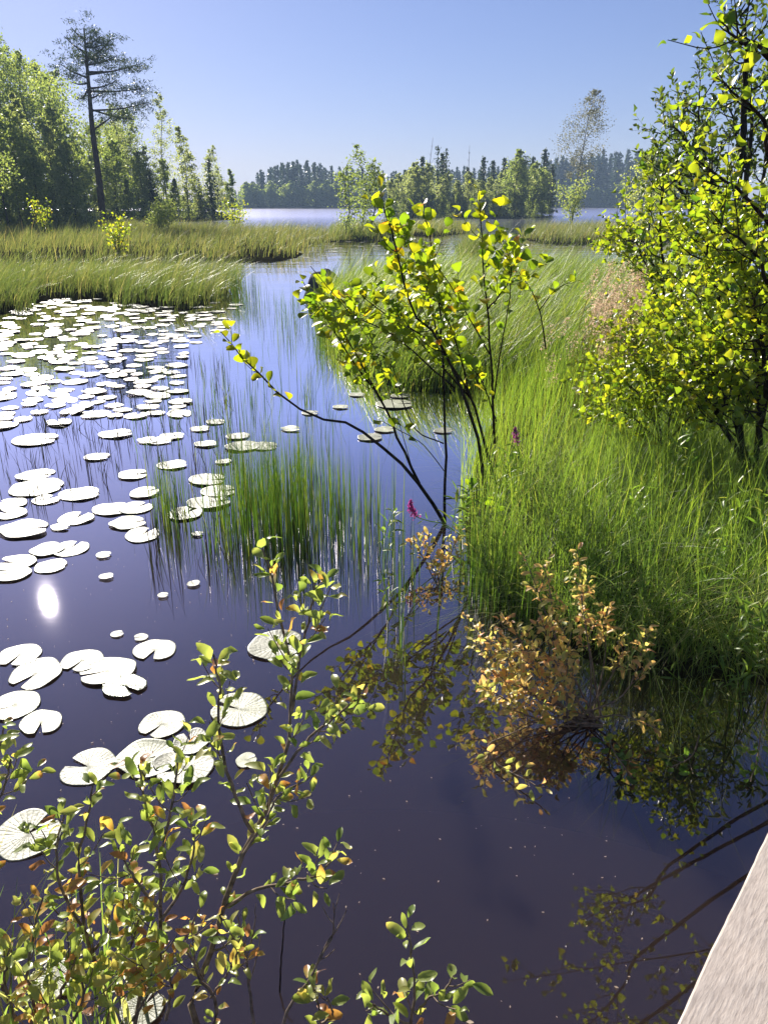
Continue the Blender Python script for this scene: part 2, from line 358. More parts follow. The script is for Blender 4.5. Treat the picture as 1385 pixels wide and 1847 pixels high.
M['sedge_green'] = leaf_mat('green_sedge_blade', ((0, (.06, .12, .018)), (.5, (.15, .20, .035)), (.85, (.26, .27, .07)), (1, (.40, .34, .16))), .55, (2.0, 2.0, 1.1), .42)
M['dark_leaf'] = leaf_mat("dark_alder_leaf", ((0, (.05, .085, .018)), (.6, (.11, .15, .025)), (1, (.20, .22, .04))), .55, (1.9, 1.9, .9), .42, .4)
M['needle'] = leaf_mat("needle", ((0, (.02, .04, .018)), (1, (.06, .085, .032))), .3, (1.6, 1.6, .9), .5, .3)
M['herb'] = leaf_mat("herb_leaf", ((0, (.07, .15, .03)), (.7, (.15, .24, .04)), (1, (.28, .30, .08))), .55, (2.0, 2.0, 1.0), .4, .5)
M['petal'] = leaf_mat("magenta_petal", ((0, (.32, .05, .22)), (1, (.50, .12, .36))), .45, (1.5, 1.3, 1.5), .5, .3)
M['yellow'] = leaf_mat("yellow_petal", ((0, (.6, .38, .02)), (1, (.75, .5, .03))), .3, (1.2, 1.2, 1), .4)
M['bark'] = rough_mat("dark_bark", (.018, .014, .011), (.06, .047, .036), 30, .85, .5, .01, (1, 1, .3))
M['twig'] = rough_mat("grey_twig", (.10, .075, .055), (.28, .22, .17), 60, .8, .4, .003)
M['pine_bark'] = rough_mat("pine_bark", (.035, .022, .016), (.10, .060, .040), 9, .9, .6, .03, (1, 1, .25))
M['birch_bark'] = rough_mat("birch_bark", (.10, .095, .09), (.42, .40, .37), 7, .8, .3, .01, (.6, .6, 2))
M['stone'] = rough_mat("stone", (.05, .048, .05), (.17, .155, .15), 7, .85, .6, .03)
M['pad'] = pad_mat("lily_pad", (.09, .11, .04), (.27, .28, .17), .52, .9)
M['pad_wet'] = pad_mat("wet_lily_pad", (.10, .15, .04), (.15, .20, .06), .22, .35)
M['wood'] = wood_mat()

# ------------------------------------------------------------------ water and the far land
a = Acc(); a.add([(-900, -60, 0), (900, -60, 0), (900, 900, 0), (-900, 900, 0)], [(0, 1, 2, 3)])
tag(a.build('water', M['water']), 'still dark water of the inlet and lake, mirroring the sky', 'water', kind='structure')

def land(name, pts, depth, hill, label):
    """a shore strip: pts are (x, y) of the waterline, land rises away from the lens"""
    P = smooth_path([(x, y, 0) for x, y in pts], 60); rows = []
    for k, (d, z) in enumerate(((-2, -.4), (0, .06), (3, .35), (depth * .3, hill * .5 + .5), (depth, hill + .5), (depth + 60, hill * .3))):
        q = P.copy(); q[:, 1] += d; q[:, 2] = z * (1 + .25 * np.sin(np.arange(60) * .45 + k)) if z > .1 else z; rows.append(q)
    V = np.stack(rows).reshape(-1, 3); i, j = np.meshgrid(np.arange(len(rows) - 1), np.arange(59), indexing='ij')
    Fq = np.stack([i * 60 + j, i * 60 + j + 1, (i + 1) * 60 + j + 1, (i + 1) * 60 + j], -1).reshape(-1, 4)
    a = Acc(); a.add(V, Fq); tag(a.build(name, M['forest_floor']), label, 'ground', kind='structure')
land('far_shore', [(-420, 330), (-180, 300), (-60, 262), (0, 262), (60, 300), (120, 270), (220, 255), (420, 300)], 90, 3.0, 'low wooded far shore of the lake')

# polygons of marsh ground (x, y) from the waterlines of the photograph
def gp(*px): return [gr(*p)[:2] for p in px]
def yp(px, Y): return at(px, 400, Y)[:2]
P_LEFT = gp((-420, 590), (0, 571), (58, 564), (100, 541), (170, 541), (225, 556), (330, 561), (412, 557), (424, 535)) + [yp(432, 19), yp(425, 21.5), yp(300, 22.5), (-24, 22.5), (-24, 15)]
P_MID = [(-34, 27)] + gp((200, 474), (330, 474), (430, 471), (520, 473), (570, 468), (590, 458), (588, 446), (640, 436)) + [yp(640, 50), yp(560, 56), yp(470, 58), yp(400, 60), yp(290, 66), yp(180, 72), (-60, 72)]
P_WOOD = [(-90, 58), yp(60, 60), yp(190, 66), yp(275, 72), yp(300, 84), yp(380, 92), yp(432, 98), yp(436, 108), yp(380, 125), (-60, 140), (-100, 120)]
P_SMALL = gp((596, 436), (640, 434), (700, 436), (735, 430)) + [yp(745, 52), yp(700, 58), yp(600, 56)]
P_TUSS = gp((826, 474), (840, 479), (862, 480), (880, 476)) + [yp(882, 30.5), yp(860, 32), yp(830, 31)]
P_ISLE = gp((934, 434), (980, 441), (1040, 441), (1090, 440), (1150, 436), (1240, 436)) + [yp(1260, 58), yp(1160, 58), yp(1080, 62), yp(990, 60), yp(935, 52)]
P_STRIP = gp((735, 424), (790, 426), (850, 420)) + [yp(862, 66), yp(800, 72), yp(735, 66)]
P_RIGHT = gp((566, 572), (590, 610), (620, 650), (660, 690), (720, 708), (800, 712), (880, 706), (935, 696), (1000, 690)) + [(3.6, 10), (6.5, 14), (7.5, 19.5), yp(1010, 21), yp(900, 21.5), yp(800, 20.5), yp(700, 19.5), yp(640, 18.5), yp(580, 17)]
P_BANK = gp((935, 700), (880, 770), (850, 850), (838, 930), (842, 1010), (868, 1080), (930, 1130), (1010, 1170), (1110, 1205), (1240, 1225), (1385, 1240)) + [(2.4, 2.75), (4.2, 4.6), (9, 9), (9, 18), (5, 14), (3.2, 9.8)]
P_ISLAND = [yp(690, 112), yp(760, 108), yp(850, 104), yp(930, 104), yp(985, 110), yp(990, 118), yp(930, 130), yp(800, 136), yp(700, 128)]

bank('bank', P_LEFT, .18, .35, .45, M['peat'], 'boggy ground under the front left sedge bed', 2, inset=.4)
bank('bank', P_MID, .22, .3, .9, M['peat'], 'boggy ground between the wood and the inlet', 3, inset=1.0)
bank('bank', P_WOOD, .7, .25, 1.5, M['forest_floor'], 'forest floor of the wooded point', 4)
bank('bank', P_SMALL, .2, .3, .5, M['peat'], 'boggy islet under the slim trees mid picture', 5)
bank('bank', P_TUSS, .25, .4, .2, M['peat'], 'peat under the lone tussock', 6)
bank('bank', P_ISLE, .2, .3, .6, M['peat'], 'boggy islet under the leaning birch', 7, inset=.5)
bank('bank', P_STRIP, .2, .3, .8, M['peat'], 'low strip of bog before the wooded island', 8)
bank('bank', P_RIGHT, .16, .3, .25, M['peat'], 'peat under the big sedge tussock', 9, inset=.15)
bank('bank', P_BANK, .14, .3, .2, M['peat'], 'grassy shore beside the boardwalk', 10)
bank('bank', P_ISLAND, .7, .2, 1.5, M['forest_floor'], 'ground of the wooded island', 11)

# ------------------------------------------------------------------ sedge and grass (nobody could count it)
DECK_P = np.array((.597, 1.084)); DECK_U = np.array((.636, .771)); DECK_N = np.array((.771, -.636))
def off_deck(q, m=0.04): return q[((q - DECK_P) @ DECK_N) < -m]

def sedge(name, poly, n, hgt, w, mat, label, seed, lean=(.35, .9), wind=0.1, spread=.9, edge=-.08, base=.0, seg=4, hump=0.0, cat='sedge', clump=0.0, rag=0.0):
    rng = RNG(seed); q = scatter(rng, poly, n, edge)
    if clump:
        c = scatter(rng, poly, max(8, int(n / 220)), edge); q = np.where(rng.random((n, 1)) < .5, q, c[rng.integers(0, len(c), n)] + rng.normal(0, clump, (n, 2))); q = q[poly_sd(poly, q[:, 0], q[:, 1]) > -clump * .6]
    q = off_deck(q)
    if rag: q = q[poly_sd(poly, q[:, 0], q[:, 1]) > rag * (.35 + .9 * lump(q[:, 0], q[:, 1], 1.6 / max(rag, .3), seed + 5))]
    sd = poly_sd(poly, q[:, 0], q[:, 1]); P = np.column_stack([q, np.clip(sd * .3, -.1, .14) + base - .03])
    K = len(P); lu = lump(q[:, 0], q[:, 1], 1.1, seed)
    h = rng.uniform(hgt[0], hgt[1], K) * (1 + .26 * lu + .16 * lump(q[:, 0], q[:, 1], 3.3, seed + 3)) * np.exp(rng.normal(0, .17, K)) * (1 + hump * np.clip(sd, 0, 1.5))
    az = wind + rng.normal(0, spread, K)
    tint = np.clip(rng.normal(.40, .2, K) + .2 * lump(q[:, 0], q[:, 1], 1.7, seed + 9), 0, 1)
    a = Acc(); blades(a, rng, P, h, w, rng.uniform(lean[0], lean[1], K) , az, seg, tint)
    return tag(a.build(name, mat), label, cat, kind='stuff')

sedge('sedge', P_LEFT, 34000, (.42, .80), .012, M['sedge'], 'wind-bent sedge bed at the left behind the lily pads', 21, (.3, .95), 0.1, .8, rag=.35)
sedge('sedge', P_MID, 48000, (.42, .80), .022, M['far_sedge'], 'yellowish sedge flat between the pine wood and the inlet', 22, (.2, .8), 0.1, 1.0, seg=3, clump=.6, rag=.9)
sedge('sedge', P_SMALL, 3500, (.55, .95), .022, M['sedge'], 'dark sedge under the slim trees in mid water', 23, (.2, .7), 0.1, 1.2, seg=3)
sedge('sedge', P_TUSS, 2600, (.6, .98), .014, M['sedge'], 'lone round sedge tussock standing in open water', 24, (.2, .8), 0.1, 1.6, seg=4)
sedge('sedge', P_ISLE, 9000, (.5, .88), .02, M['far_sedge'], 'sedge islet around the foot of the leaning birch', 25, (.2, .8), 0.1, 1.2, seg=3, clump=.5, rag=.5)
sedge('sedge', P_STRIP, 2600, (.45, .75), .03, M['far_sedge'], 'thin sedge strip before the wooded island', 26, (.2, .7), 0.1, 1.2, seg=3)
sedge('sedge', P_RIGHT, 42000, (.5, .98), .009, M['sedge_green'], 'big arching sedge tussock behind the yellow alder', 27, (.35, 1.0), 0.15, .9, seg=5)
sedge('horsetail', P_BANK, 20000, (.45, .78), .0042, M['rush'], 'fresh green horsetail stand on the right shore', 28, (.05, .45), 0.2, 1.8, seg=4)
sedge('shore_grass', gp((900, 900), (860, 1010), (890, 1090), (960, 1130), (1050, 1165), (1150, 1200), (1385, 1230), (1600, 1180), (1600, 760), (1250, 800), (1000, 800)), 15000, (.3, .62), .0036, M['bank_grass'], 'fine tangled grass beside the boardwalk', 29, (.4, 1.5), 0.3, 2.2, seg=5, cat='grass')

# ------------------------------------------------------------------ rushes standing in the water
def rushes(name, spots, w, mat, label, seed, cat='rush'):
    rng = RNG(seed); a = Acc()
    for (poly, n, h, lean) in spots:
        q = scatter(rng, gp(*poly), n)
        c = q[rng.integers(0, len(q), n)]; q = np.where(rng.random((n, 1)) < .5, c + rng.normal(0, .05, (n, 2)), q)
        P = np.column_stack([q, np.full(n, -.03)])
        hh = rng.uniform(h[0], h[1], n) * np.where(rng.random(n) < .2, .5, 1)
        blades(a, rng, P, hh, w * rng.uniform(.7, 1.2, n), np.abs(rng.normal(0, lean, n)), rng.uniform(0, 6.28, n), 4, None, 1.5)
        K = n; blades(a, rng, P + rng.normal(0, .002, (n, 3)) * (1, 1, 0), hh * .98, w * rng.uniform(.7, 1.2, n), 0.02, rng.uniform(0, 6.28, n), 3, None, 1.5)
    return tag(a.build(name, mat), label, cat, kind='stuff')

rushes('rush', [
    ([(400, 860), (560, 850), (690, 930), (720, 1000), (640, 1020), (480, 1030), (390, 980)], 620, (.3, .62), .06),
    ([(430, 900), (560, 900), (560, 1000), (440, 1000)], 300, (.35, .7), .07),
    ([(280, 880), (330, 880), (340, 960), (280, 960)], 110, (.25, .5), .08),
    ([(690, 1000), (760, 1000), (750, 1260), (700, 1250)], 45, (.3, .55), .06),
    ([(840, 1000), (900, 1060), (1000, 1150), (960, 1160), (850, 1090)], 240, (.3, .6), .1),
], .0040, M['water_rush'], 'upright green rushes standing in the water before the alder', 31)
rushes('rush', [
    ([(420, 520), (460, 520), (480, 565), (420, 570)], 120, (.5, .85), .12),
    ([(470, 540), (560, 540), (600, 650), (480, 640)], 160, (.25, .6), .25),
    ([(340, 700), (560, 690), (640, 800), (360, 840)], 150, (.15, .5), .18),
    ([(570, 570), (640, 690), (560, 660)], 80, (.3, .6), .3),
    ([(230, 640), (460, 640), (500, 860), (240, 860)], 150, (.12, .42), .14),
    ([(280, 900), (420, 880), (430, 1000), (300, 1000)], 70, (.2, .5), .12),
], .0050, M['water_rush'], 'sparse thin rushes along the open channel', 32)
rushes('dead_stem', [
    ([(0, 760), (420, 740), (440, 880), (0, 900)], 210, (.12, .32), .4),
    ([(150, 660), (420, 640), (420, 750), (160, 760)], 130, (.12, .34), .4),
    ([(240, 950), (400, 940), (420, 1040), (250, 1030)], 26, (.2, .45), .25),
    ([(0, 560), (420, 555), (420, 600), (0, 620)], 100, (.1, .35), .3),
], .0065, M['dead_stem'], 'broken brown stems sticking out of the water among lily pads', 33, 'dead stems')

# ------------------------------------------------------------------ reed grass plumes on the right shore
rng = RNG(41); a = Acc(); stems = Acc()
for k in range(80):
    px, py = rng.uniform(1072, 1168), rng.uniform(470, 620); Y = rng.uniform(5.6, 7.0)
    if k < 6: px, py, Y = rng.uniform(960, 1080), rng.uniform(570, 700), rng.uniform(6.2, 7.0)
    tip = at(px, py, Y); root = np.array((tip[0] - rng.uniform(0, .25), Y + rng.uniform(-.1, .2), .05))
    P = smooth_path([root, (root * .35 + tip * .65) + (-.03, 0, .03), tip], 7); tube(stems, P, .0028, .0012, 3, .8)
    ln = rng.uniform(.13, .24); n = 110; t = rng.uniform(0, 1, n)
    ax = nrm(P[-1] - P[-2]); Q = tip - ax * (t * ln)[:, None] + rng.normal(0, 1, (n, 3)) * (.006 + .022 * np.sin(t * 3.0))[:, None]
    flakes(a, rng, Q, rng.uniform(.012, .024, n), rng.uniform(0, 1, n), .35)
g = empty('reed_grass', (2.5, 7, 0), 'tall grass with beige feathery plumes beside the leafy right bush', 'grass')
g['kind'] = 'stuff'
a2 = stems.build('stem', M['sedge']); a1 = a.build('plume', M['plume'])
for o in (a1, a2): o.parent = g; o.location = (-2.5, -7, 0); o['kind'] = 'stuff'

# ------------------------------------------------------------------ trees
def broadleaf(seed, H, r, cb, width, prof, nleaf, size, lean=0.0, limbs=34, droop=.25, twig=.35, forks=1, tz=(.15, 1)):
    rng = RNG(seed); tr, cr = Acc(), Acc()
    pts = [np.array((rng.normal(0, .05) * k + lean * H * (k / 5) ** 1.5, rng.normal(0, .05) * k, H * k / 5)) for k in range(6)]
    pts[0] = np.array((0, 0, -.2)); T = smooth_path(pts, 14); tube(tr, T, r, r * .12, 7)
    C, W = [], []
    for k in range(limbs):
        f = cb + (1 - cb) * (k + rng.uniform(0, 1)) / limbs; f = min(f, .985)
        b = T[int(f * 13)] * (1 - (f * 13) % 1) + T[min(13, int(f * 13) + 1)] * ((f * 13) % 1)
        az = k * 2.4 + rng.normal(0, .4); L = width * prof((f - cb) / (1 - cb)) * rng.uniform(.6, 1.15)
        el = rng.uniform(.25, .9); d = np.array((math.cos(az) * math.cos(el), math.sin(az) * math.cos(el), math.sin(el)))
        P = smooth_path([b, b + d * L * .55, b + d * L + np.array((0, 0, -droop * L))], 6)
        tube(tr, P, max(.012, r * .28 * (1.1 - f)), .006, 4)
        for t in range(4):
            q0 = P[rng.integers(2, 6)]; e = q0 + nrm(rng.normal(size=3) + d * .8 - np.array((0, 0, droop))) * L * twig * rng.uniform(.5, 1.2)
            for s in (.25, .5, .75, 1.0): C.append(q0 * (1 - s) + e * s); W.append(L)
    C = np.array(C); W = np.array(W); C = np.vstack([C, T[-4:]]); W = np.append(W, [.4] * 4)
    pw = np.sqrt(W + .15); i = rng.choice(len(C), nleaf, p=pw / pw.sum())
    sg = np.clip(W[i] * .19, .07, .55)[:, None]
    Q = C[i] + rng.normal(0, 1, (nleaf, 3)) * sg * np.array((1, 1, .85))
    ct = rng.uniform(*tz, len(C))
    flakes(cr, rng, Q, rng.uniform(.7, 1.3, nleaf) * size, np.clip(ct[i] * .6 + rng.uniform(0, .4, nleaf), 0, 1), .7, .3)
    return tr, cr

def spruce(seed, H, r, width, nwh, size, per=8):
    rng = RNG(seed); tr, cr = Acc(), Acc()
    tube(tr, np.array([(0, 0, -.2), (0, 0, H * .5), (0, 0, H)]), r, .02, 6)
    Q, S = [], []
    for k in range(nwh):
        f = (k + rng.uniform(0, .6)) / nwh; z = H * (.08 + .92 * f); L = width * (1 - f) ** .8 * rng.uniform(.65, 1.15) + .12
        for j in range(per):
            az = j * 6.283 / per + rng.uniform(-.35, .35) + k; Lj = L * rng.uniform(.55, 1.1)
            n = max(2, int(Lj / size * 2.2)); s = np.linspace(.1, 1, n)
            P = np.column_stack([np.cos(az) * Lj * s, np.sin(az) * Lj * s, z - .30 * Lj * s + .16 * Lj * s ** 2])
            Q.append(P + rng.normal(0, size * .25, P.shape)); S.append(np.full(n, size) * rng.uniform(.7, 1.3))
    Q = np.concatenate(Q); S = np.concatenate(S)
    flakes(cr, rng, Q, S, rng.uniform(0, 1, len(Q)), .55, .6)
    return tr, cr

def tree(name, builder, barkm, leafm, loc, label, group=None, sc=1.0, rz=0.0):
    o = empty(name, loc, label, 'tree', group); o.scale = (sc,) * 3; o.rotation_euler = (0, 0, rz)
    builder[0].build('trunk', barkm, o); builder[1].build('crown', leafm, o, smooth=False); return o

oval = lambda f: math.sin(math.pi * min(1, .12 + .88 * f)) ** .7 if f < 1 else .1
cone = lambda f: (1 - f) ** .75 + .06
column = lambda f: .55 + .45 * math.sin(math.pi * f) - .5 * max(0, f - .75) * 2

def put(px, py, Y): p = at(px, py, Y); p[2] = 0.0; return p
def hgt(py, Y): return at(CX, py, Y)[2]

# the pine: limbs traced from the photograph
def pine():
    rng = RNG(77); tr, cr = Acc(), Acc(); Y = 66.0
    base = at(187, 405, Y); base[2] = 0
    T = smooth_path([at(187, 412, Y), at(180, 330, Y), at(168, 240, Y), at(162, 170, Y), at(156, 100, Y), at(152, 50, Y)], 16) - base; T[0, 2] = -.2
    tube(tr, T, .30, .05, 8)
    limbs = [(168, 235, 215, 190, 1), (163, 200, 275, 190, 2), (163, 197, 240, 215, 2), (161, 165, 262, 158, 2), (160, 160, 215, 150, 1), (158, 135, 240, 105, 2), (158, 130, 225, 120, 1), (156, 110, 200, 70, 2),
             (157, 120, 120, 80, 2), (158, 140, 118, 118, 2), (159, 150, 135, 150, 1), (155, 95, 130, 72, 1), (154, 80, 180, 62, 2), (153, 70, 140, 55, 1), (160, 160, 130, 175, 1), (162, 178, 190, 165, 1), (156, 105, 180, 100, 2), (157, 118, 205, 95, 2), (154, 85, 195, 85, 1)]
    for (x0, y0, x1, y1, m) in limbs:
        p0 = at(x0, y0, Y) - base; dy = rng.normal(0, 1.6); p1 = at(x1, y1, Y) - base; p1[1] += dy
        P = smooth_path([p0, p0 * .45 + p1 * .55 + np.array((0, 0, -.12)), p1], 8); tube(tr, P, .085, .02, 5)
        n = int(6 + np.linalg.norm(p1 - p0) * 1.7) * m // 1
        for k in range(n):
            c = P[rng.integers(3, 8)] + rng.normal(0, 1, 3) * (.42, .6, .26)
            q = c + rng.normal(0, 1, (34, 3)) * (.26, .26, .12)
            flakes(cr, rng, q, rng.uniform(.16, .30, 34), rng.uniform(0, 1, 34), .22, -.5)
    for k in range(16):
        c = T[-1] + rng.normal(0, 1, 3) * (.5, .5, .7) - (0, 0, .5); q = c + rng.normal(0, 1, (34, 3)) * (.2, .2, .14)
        flakes(cr, rng, q, rng.uniform(.16, .28, 34), rng.uniform(0, 1, 34), .22, -.5)
    o = empty('pine_tree', base, 'tall pine with a bare trunk and lopsided crown rising over the left wood', 'tree')
    tr.build('trunk', M['pine_bark'], o); cr.build('crown', M['needle'], o, smooth=False)
pine()

# prototypes of the left wood, each first placed where its own tree stands
GW = 'leafy trees of the wood on the left'
def wood_tree(kind, seed, px, ptop, Y, label, group=None, **kw):
    H = hgt(ptop, Y); b = put(px, 405, Y)
    if kind == 'broad': d = dict(r=H * .009, cb=.12, width=H * .24, prof=oval, nleaf=3000, size=.23, limbs=42)
    elif kind == 'slim': d = dict(r=H * .008, cb=.30, width=H * .10, prof=oval, nleaf=2400, size=.15, limbs=34, twig=.5)
    elif kind == 'cone': d = dict(r=H * .010, cb=.06, width=H * .21, prof=cone, nleaf=3600, size=.19, limbs=48)
    mat = kw.pop('mat', M['tree_leaf']); bark = kw.pop('bark', M['bark']); d.update(kw)
    return tree('birch_tree' if bark is M['birch_bark'] else 'broadleaf_tree', broadleaf(seed, H, **d), bark, mat, b, label, group)
W1 = wood_tree('broad', 101, 30, 45, 78, 'tallest broadleaf tree at the left edge of the wood', nleaf=4800, width=3.6)
W2 = wood_tree('broad', 102, 78, 92, 74, 'tall rounded broadleaf tree just left of the pine', nleaf=4200, width=3.4)
W3 = wood_tree('cone', 103, 72, 170, 60, 'pointed young birch before the tall trees left of the pine', mat=M['pale_leaf'], nleaf=4200)
W4 = wood_tree('broad', 104, 40, 200, 58, 'leafy tree of middle height in the left wood', GW)
W5 = wood_tree('slim', 105, 304, 165, 88, 'slender sparse birch standing alone above the point right of the pine', mat=M['pale_leaf'], bark=M['birch_bark'], cb=.32, nleaf=2600)
W6 = wood_tree('cone', 106, 342, 230, 90, 'cone shaped birch on the tip of the wooded point', mat=M['pale_leaf'], nleaf=4200)
W7 = wood_tree('slim', 107, 388, 262, 94, 'pale wispy birch near the end of the wooded point', mat=M['pale_leaf'], bark=M['birch_bark'], nleaf=3000, width=1.3, cb=.15)
W8 = wood_tree('cone', 108, 420, 305, 98, 'low dark-footed tree closing the end of the wooded point', nleaf=2600)
S1 = tree('spruce_tree', spruce(109, 6.2, .09, 1.35, 26, .30), M['bark'], M['needle'], put(385, 405, 91), 'small dark spruce under the birches of the wooded point', 'dark young spruces of the left wood')
LWOOD = 'leafy tree of middle height in the left wood'
for (src, px, ptop, Y, mats) in [(W1, 55, 75, 86, 0), (W1, 20, 60, 90, 0), (W2, 100, 105, 88, 0), (W2, 130, 118, 90, 0), (W4, 185, 225, 90, 0), (W4, 235, 225, 96, 0), (W6, 215, 235, 94, 0), (W8, 120, 330, 66, 0), (W8, 190, 330, 74, 0), (W8, 210, 340, 80, 0), (W8, 265, 335, 80, 0), (W8, 340, 335, 90, 0), (W8, 385, 345, 94, 0), (W8, 310, 350, 92, 0), (W8, -15, 340, 54, 0), (W4, 75, 260, 56, 0), (W4, -15, 190, 57, 0), (W2, -60, 70, 72, 0), (W1, -110, 40, 74, 0), (W4, 15, 255, 54, 0), (W3, 105, 215, 62, 0), (W4, 125, 190, 68, 0), (W2, 112, 130, 80, 0), (W4, 140, 250, 62, 0),
                                 (W2, 200, 210, 84, 0), (W4, 215, 250, 76, 0), (W8, 235, 320, 70, 0), (W2, 245, 190, 92, 0), (W4, 265, 270, 84, 0), (W6, 272, 262, 86, 0), (W4, 300, 285, 88, 0), (W8, 320, 320, 86, 0),
                                 (W5, 225, 185, 86, 0), (W5, 252, 220, 88, 0), (W8, 360, 320, 92, 0), (W6, 402, 300, 97, 0), (W8, 95, 330, 60, 0), (W8, 60, 340, 57, 0), (W8, 155, 340, 64, 0), (W4, 165, 270, 74, 0), (W2, -5, 110, 84, 0), (W8, 20, 345, 55, 0), (W8, 290, 345, 84, 0)]:
    srcH = max(v[2] for v in [c.bound_box[k] for c in src.children for k in range(8)])
    s = hgt(ptop, Y) / srcH
    lab = LWOOD; grp = GW
    if src is W5: lab, grp = 'thin sparse birch between the pine and the slender birch', 'thin sparse birches right of the pine'
    elif src is W8: lab, grp = 'low bushy tree along the foot of the left wood', 'bushy undergrowth trees of the left wood'
    elif src in (W3, W6): lab, grp = 'pointed pale birch among the trees of the left wood', 'pointed birches of the left wood'
    elif src in (W1, W2): lab, grp = 'tall broadleaf tree at the back of the left wood', 'tall trees at the back of the left wood'
    dup(src, put(px, 405, Y), (px * 1.7) % 6.28, s, lab, grp)
W4['group'] = GW; W8['group'] = 'bushy undergrowth trees of the left wood'; W8['label'] = 'low bushy tree along the foot of the left wood'
for (px, Y, s) in [(365, 92, .7), (280, 84, .8)]:
    dup(S1, put(px, 405, Y), px * 1.3, s)
for k, (px, Y, s) in enumerate([(12, 44, .9)]):
    pass
# leaning bare-stemmed tree at the left edge, in the sedge
t_ = wood_tree('slim', 115, 18, 250, 48, 'thin dark-stemmed tree leaning in the sedge at the far left', lean=-.08, cb=.45, nleaf=1400, width=1.2, size=.15)

# bushes at the foot of the wood and in the sedge
def small_bush(name, seed, px, py, Y, H, w, n, size, mat, label, group=None):
    rng = RNG(seed); tr, cr = Acc(), Acc(); b = put(px, py, Y)
    for k in range(7):
        az = rng.uniform(0, 6.28); e = np.array((math.cos(az) * w * rng.uniform(.2, 1), math.sin(az) * w * rng.uniform(.2, 1), H * rng.uniform(.6, 1)))
        P = smooth_path([(0, 0, -.1), e * (.3, .3, .55), e], 6); tube(tr, P, .02, .005, 4)
        q = P[rng.integers(2, 6, n // 7)] + rng.normal(0, 1, (n // 7, 3)) * (w * .18, w * .18, H * .1)
        q[:, 2] = np.maximum(q[:, 2], .15)
        flakes(cr, rng, q, rng.uniform(.7, 1.3, n // 7) * size, rng.uniform(.3, 1, n // 7), .7)
    o = empty(name, b, label, 'bush', group); tr.build('stem', M['bark'], o); cr.build('foliage', mat, o, smooth=False); return o
small_bush('bush', 121, 212, 440, 30, 1.45, .8, 420, .11, M['birch'], 'small bright yellow-green bush in the sedge below the pine')
small_bush('bush', 122, 285, 405, 52, 2.3, 1.8, 1500, .14, M['tree_leaf'], 'broad leafy bush at the edge of the wood right of the pine')
small_bush('bush', 123, 85, 420, 45, 2.0, .8, 420, .12, M['birch'], 'yellowish sapling bush in the sedge left of the pine')
small_bush('bush', 124, 425, 400, 56, 2.0, 1.0, 420, .13, M['birch'], 'small bush beside the water near the wooded point')
small_bush('bush', 125, 170, 410, 55, 1.8, .9, 500, .12, M['pale_leaf'], 'pale bush at the foot of the pine')

# slim trees in mid water
GM = 'slim trees on the islet in mid water'
for (px, ptop, Y, seed, w) in [(625, 300, 47, 131, 1.0), (657, 262, 49, 132, 1.05), (672, 290, 48, 133, .95)]:
    wood_tree('slim', seed, px, ptop, Y, {131: 'left dark-stemmed slim tree on the islet in mid water', 132: 'tallest slim tree on the islet in mid water', 133: 'right slim tree on the islet in mid water'}[seed],
              GM, width=w, cb=.12, nleaf=1100, size=.12, limbs=30, r=.05, tz=(.0, .8))
small_bush('bush', 134, 700, 430, 46, 1.3, .9, 400, .10, M['tree_leaf'], 'low bush at the foot of the slim trees on the islet')

# leaning birch and the alder bush at its foot
wood_tree('slim', 141, 1030, 162, 72, 'tall lone birch with an airy crown leaning over the right islet', mat=M['grey_leaf'], bark=M['birch_bark'], lean=.10, cb=.36, nleaf=4800, width=1.75, size=.12, limbs=40, r=.085)
small_bush('alder_bush', 142, 1030, 405, 68, 3.6, 1.7, 1300, .16, M['tree_leaf'], 'round dark-stemmed alder at the foot of the leaning birch')
wood_tree('broad', 143, 1165, 282, 44, 'rounded brownish tree standing before the lake at the right', H_=0) if False else None
H = hgt(278, 44)
tree('broadleaf_tree', broadleaf(143, H, .06, .1, 1.5, oval, 3600, .12, limbs=40, tz=(.3, 1)), M['bark'], M['pale_leaf'], put(1168, 430, 44), 'rounded olive tree between the lake and the leafy right bush')

# wooded island: birches in front, spruces behind
GI = 'leafy trees on the wooded island'; GS = 'spruces on the wooded island'
I1 = tree('broadleaf_tree', broadleaf(151, 8.0, .08, .1, 1.7, oval, 5000, .22, limbs=40, tz=(.2, .9)), M['bark'], M['tree_leaf'], put(928, 388, 106), 'largest round-crowned tree on the wooded island')
I2 = tree('broadleaf_tree', broadleaf(152, 6.5, .06, .08, 1.3, column, 4000, .20, limbs=36), M['bark'], M['pale_leaf'], put(745, 388, 108), 'leafy tree among those lining the wooded island', GI)
I3 = tree('spruce_tree', spruce(153, 9.0, .1, 1.7, 28, .5, 9), M['bark'], M['needle'], put(975, 388, 122), 'dark spruce among those behind the wooded island', GS)
rng = RNG(154)
for px in np.linspace(708, 985, 26):
    h = np.interp(px, (700, 740, 800, 860, 900, 950, 990), (.75, .9, .95, .85, .95, 1.05, .8)) * rng.uniform(.72, 1.05)
    dup(I2, put(px + rng.normal(0, 4), 388, rng.uniform(106, 122)), rng.uniform(0, 6), h)
for px in np.linspace(700, 990, 24): dup(W8, put(px, 388, rng.uniform(104, 110)), rng.uniform(0, 6), rng.uniform(.38, .62), 'low bush along the waterline of the wooded island', 'bushes along the island waterline')
for px, Y, s in [(760, 126, .95), (795, 124, 1.0), (868, 126, .95), (885, 128, .9), (905, 130, .95), (955, 126, .95), (990, 128, .85), (730, 128, .75), (840, 130, .8)]:
    dup(I3, put(px, 388, Y), rng.uniform(0, 6), s * .95)
dup(I1, put(962, 388, 112), 2.0, .85, 'second round-crowned tree on the right end of the wooded island')
